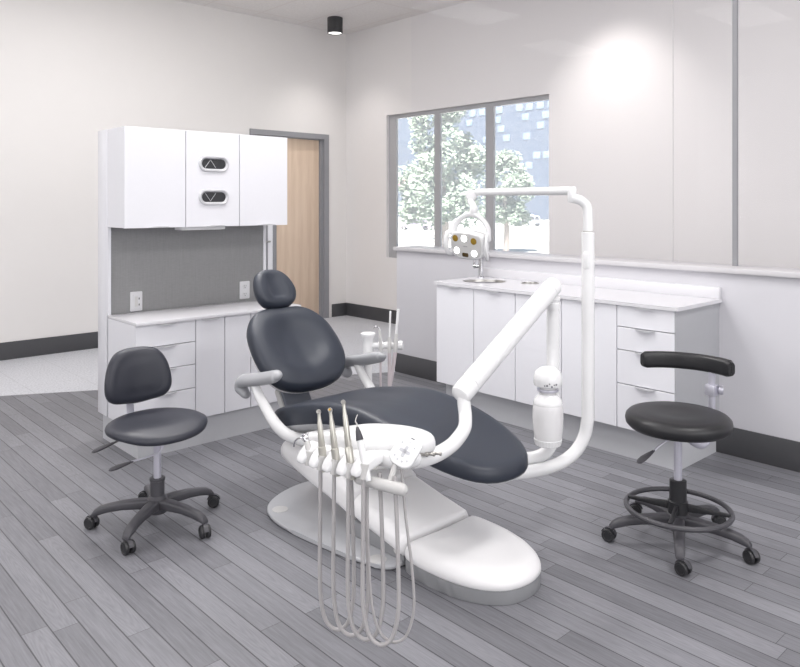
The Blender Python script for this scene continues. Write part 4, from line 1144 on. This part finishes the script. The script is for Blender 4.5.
# ------------------------------------------------------------------ the street outside the window
GZ = -2.2
g = MB().box(XW+0.2, 190, -60, 330, GZ-0.2, GZ)
struct('ground', g, mat('bleached_ground', srgb(214, 212, 204), 0.9, var=0.05, scale=0.6), smooth=0)
fac = mat('slate_blue_facade', srgb(84, 94, 112), 0.6, var=0.06, scale=0.4)
lightp = mat('pale_facade_panel', srgb(128, 146, 166), 0.5, var=0.05, scale=0.5)
bl = thing('office_building', (140, 108, GZ), 'slate blue building with scattered pale square panels beyond the window', 'building')
MB().box(136, 150, 30, 235, GZ, 40, bev=0.2).build('wall', fac, bl)
random.seed(5)
pm = MB()
nwin = 0
for iz in range(9):
    for iy in range(18):
        y = 88+iy*2.9+(iz % 2)*1.1+random.uniform(-.3, .3); z = 9.5+iz*2.25
        keep = 0.85 if iz > 5 else (0.55 if iz > 2 else 0.25)
        if y > 122: keep *= 0.25
        if random.random() < keep and nwin < 100:
            MB().box(135.80, 136.02, y, y+1.9, z, z+1.5, bev=0.03).build('window_panel', lightp, bl); nwin += 1
leaf = mat('pale_green_leaves', srgb(150, 164, 144), 0.7, var=0.5, scale=1.6)
bark = mat('grey_bark', srgb(140, 128, 120), 0.8, var=0.1)
def tree(loc, h, rx, label, seed, nleaf):
    rnd = random.Random(seed)
    t = thing('tree', loc, label, 'tree', 'street trees beyond the window')
    x, y, z = loc
    MB().tube(spline([(x, y, z-0.05), (x+0.1, y, z+h*0.25), (x-0.05, y+0.1, z+h*0.55), (x, y, z+h*0.8)], 5), [0.22]*6+[0.16]*5+[0.10]*5, 10).build('trunk', bark, t)
    bm_ = bmesh.new()
    clumps = []
    for k in range(44):
        a = rnd.uniform(0, 2*PI); f = rnd.random()
        zz = 0.30+0.68*f; rr = rx*math.sin(min(1, (1-f)*1.25+0.12)*PI*0.62)*math.sqrt(rnd.random())
        clumps.append((V((x+rr*math.cos(a), y+rr*math.sin(a), z+h*zz)), rx*rnd.uniform(0.26, 0.42)))
    for c, r in clumps:
        for k in range(nleaf):
            while True:
                d = V((rnd.uniform(-1, 1), rnd.uniform(-1, 1), rnd.uniform(-1, 1)))
                if 0.25 < d.length < 1: break
            p = c+d*r; s = rnd.uniform(0.10, 0.20)
            u = V((rnd.gauss(0, 1), rnd.gauss(0, 1), rnd.gauss(0, 1))).normalized(); w_ = u.orthogonal().normalized()
            bm_.faces.new([bm_.verts.new(q) for q in (p-u*s, p+w_*s*0.55, p+u*s, p-w_*s*0.55)])
    b = MB(); me = bpy.data.meshes.new('t'); bm_.to_mesh(me); bm_.free(); b.bm.from_mesh(me)
    b.build('foliage', leaf, t, smooth=0)
tree((29.0, 27.9, GZ), 9.9, 2.35, 'tall leafy tree filling the middle pane of the window', 3, 260)
tree((42.6, 34.6, GZ), 7.3, 1.7, 'rounded leafy tree in front of the blue building, right pane', 4, 170)
tree((53.5, 52.0, GZ), 7.4, 1.7, 'leafy tree crossing the left pane of the window', 6, 170)
def car(loc, rz, paint, label, kind):
    t = thing('car', loc, label, 'car', 'cars parked beyond the window', rz=rz)
    F = Frame(Z0, (1, 0, 0), (0, 1, 0))
    hgt = 1.0 if kind == 'suv' else 0.85
    body = MB()
    sec = [(-2.3, 0.45, 0.75, 0.72), (-2.2, 0.30, 0.92, 0.85), (-1.4, 0.28, hgt, 0.9), (1.3, 0.28, hgt, 0.9), (2.1, 0.28, 0.85, 0.86), (2.3, 0.40, 0.68, 0.72)]
    body.rings([[V((x, a, (z0+z1)/2+b_)) for a, b_ in rrect(2*hw, z1-z0, 0.15, 3)] for x, z0, z1, hw in sec])
    body.build('body', paint, t, shift=Z0)
    top = 1.75 if kind == 'suv' else 1.45
    cb_ = MB()
    x0, x1 = (-2.0, 1.05) if kind == 'suv' else (-1.7, 0.95)
    cb_.rings([[V((x*(x1-x0)/2*k+(x0+x1)/2-0.1*(1-k), y*0.85*k2, z)) for x, y in rrect(2, 2, 0.3, 3)] for z, k, k2 in ((hgt-0.05, 1.0, 1.0), (top-0.1, 0.80, 0.86), (top, 0.72, 0.78))])
    c = cb_.build('cabin', paint, t, shift=Z0)
    gl = MB()
    for s in (-1, 1):
        for xa, xb in ((x0+0.35, x0+1.0), (x0+1.05, x0+1.75), (x0+1.8, x1-0.35)):
            gl.rings([[V((xa+0.1*k, s*(0.86-0.09*k), hgt+0.05+(top-hgt-0.2)*k)), V((xb-0.1*k, s*(0.86-0.09*k), hgt+0.05+(top-hgt-0.2)*k)), V((xb-0.1*k, s*(0.82-0.09*k), hgt+0.05+(top-hgt-0.2)*k)), V((xa+0.1*k, s*(0.82-0.09*k), hgt+0.05+(top-hgt-0.2)*k))] for k in (0, 1)])
    gl.build('side_window_fill', M['slot'], c, shift=Z0)
    for x in (-1.45, 1.45):
        for s in (-1, 1):
            MB().lathe([(0.0, -0.1), (0.30, -0.1), (0.34, -0.06), (0.34, 0.06), (0.30, 0.1), (0.0, 0.1)], zframe((x, s*0.80, 0.34), (0, s, 0)), 20).build('wheel', M['wheel'], t, shift=Z0)
silver_car = mat('silver_car_paint', srgb(165, 168, 176), 0.35, coat=0.3)
white_car = mat('white_car_paint', srgb(238, 238, 238), 0.35, coat=0.3)
mauve_car = mat('mauve_car_paint', srgb(172, 156, 178), 0.35, coat=0.3)
blue_car = mat('pale_blue_car_paint', srgb(150, 165, 195), 0.35, coat=0.3)
car((95.2, 72.8, GZ), math.radians(135), silver_car, 'silver car parked outside the right window pane, nearest the lamp arm', 'suv')
car((106.5, 82.3, GZ), math.radians(130), blue_car, 'pale blue car parked farther back beyond the right window pane', 'suv')
car((70.0, 72.8, GZ), math.radians(128), mauve_car, 'pale mauve car standing outside the left window pane', 'car')
sp_ = thing('street_sign', (40.9, 43.9, GZ), 'red round sign on a pale pole beyond the left window pane', 'sign')
MB().tube([(40.9, 43.9, GZ), (40.9, 43.9, GZ+5.2)], 0.05, 10).build('pole', M['lgrey'], sp_)
MB().lathe([(0.0, -0.03), (0.42, -0.03), (0.42, 0.03), (0, 0.03)], zframe((40.8, 43.8, GZ+5.3), (-1, -1, 0)), 28).build('sign_face', mat('faded_red', srgb(214, 130, 150), 0.5), sp_)

# ------------------------------------------------------------------ light
W = bpy.data.worlds.new('World'); sc.world = W; W.use_nodes = True
wn = W.node_tree; bg = wn.nodes['Background']
sky = wn.nodes.new('ShaderNodeTexSky'); sky.sky_type = 'HOSEK_WILKIE'; sky.turbidity = 3.5; sky.ground_albedo = 0.6
sky.sun_direction = V((-0.45, -0.25, 0.85)).normalized()
wn.links.new(sky.outputs[0], bg.inputs[0]); bg.inputs[1].default_value = 3.5

def light(kind, name, loc, energy, rgb=(1, 1, 1), rot=None, target=None, **k):
    d = bpy.data.lights.new(name, kind); d.energy = energy; d.color = rgb
    for a, b in k.items(): setattr(d, a, b)
    o = bpy.data.objects.new(name, d); col.objects.link(o); o.location = loc
    if target is not None:
        o.rotation_euler = (V(target)-V(loc)).to_track_quat('-Z', 'Y').to_euler()
    return o
light('SUN', 'sun', (0, 0, 30), 26.0, (1, 0.985, 0.96), target=V((0.45, 0.25, 30-0.85)), angle=0.02)
WARM = (1.0, 0.955, 0.925); COOL = (0.95, 0.97, 1.0)
# recessed troffers over the room
for i, (x, y, e) in enumerate(((0.3, 0.6, 28), (0.2, 3.4, 28), (2.6, 0.2, 66), (2.6, 3.2, 60), (2.6, 5.4, 44), (0.2, 5.8, 22))):
    light('AREA', 'troffer', (x, y, CEIL-0.03), e, (1, 0.985, 0.975), target=(x, y, 0), shape='RECTANGLE', size=1.2, size_y=0.6)
# large area lights added behind the viewer to lift walls and ceiling
light('AREA', 'rear_fill', (1.0, YM+0.05, 2.2), 175, (0.97, 0.98, 1.0), target=(1.0, 0, 2.3), shape='RECTANGLE', size=6.0, size_y=2.4)
light('AREA', 'side_window_fill', (XM+0.05, 2.5, 2.2), 130, (0.97, 0.98, 1.0), target=(0, 2.5, 2.3), shape='RECTANGLE', size=6.0, size_y=2.4)
# can downlight over the chair, off towards the left wall
light('SPOT', 'chair_downlight', (1.9, 4.4, CEIL-0.2), 190, (1, 0.985, 0.975), target=(2.0, 2.3, 0), spot_size=math.radians(95), spot_blend=0.8, shadow_soft_size=0.18)
# can downlights washing the window wall and the corner
light('SPOT', 'wall_wash', (4.95, 3.45, CEIL-0.2), 74, WARM, target=(5.55, 3.43, 2.15), spot_size=math.radians(86), spot_blend=1.0, shadow_soft_size=0.08)
light('SPOT', 'can_beam', (5.147, 6.68, CEIL-0.2), 45, WARM, target=(5.147, 6.68, 0), spot_size=math.radians(110), spot_blend=0.9, shadow_soft_size=0.08)

# ------------------------------------------------------------------ camera
cam = bpy.data.cameras.new('camera'); co = bpy.data.objects.new('camera', cam); col.objects.link(co)
cam.sensor_width = 36; cam.sensor_fit = 'HORIZONTAL'; cam.lens = 732.45*36/800
cam.shift_y = (203.85-333.5)/800
cam.clip_start = 0.05; cam.clip_end = 600
a = math.radians(47.316)
fwd = V((math.cos(a), math.sin(a), 0))
co.location = (0, 0, 1.40)
co.rotation_euler = fwd.to_track_quat('-Z', 'Y').to_euler()
sc.camera = co
vs_ = sc.view_settings
sc.display_settings.display_device = 'sRGB'
vs_.view_transform = 'Standard'; vs_.look = 'None'; vs_.exposure = -0.40; vs_.gamma = 1.0; vs_.use_curve_mapping = False
sc.cycles.use_denoising = True
sc.cycles.max_bounces = 8; sc.cycles.transparent_max_bounces = 16
sc.cycles.sample_clamp_indirect = 4.0
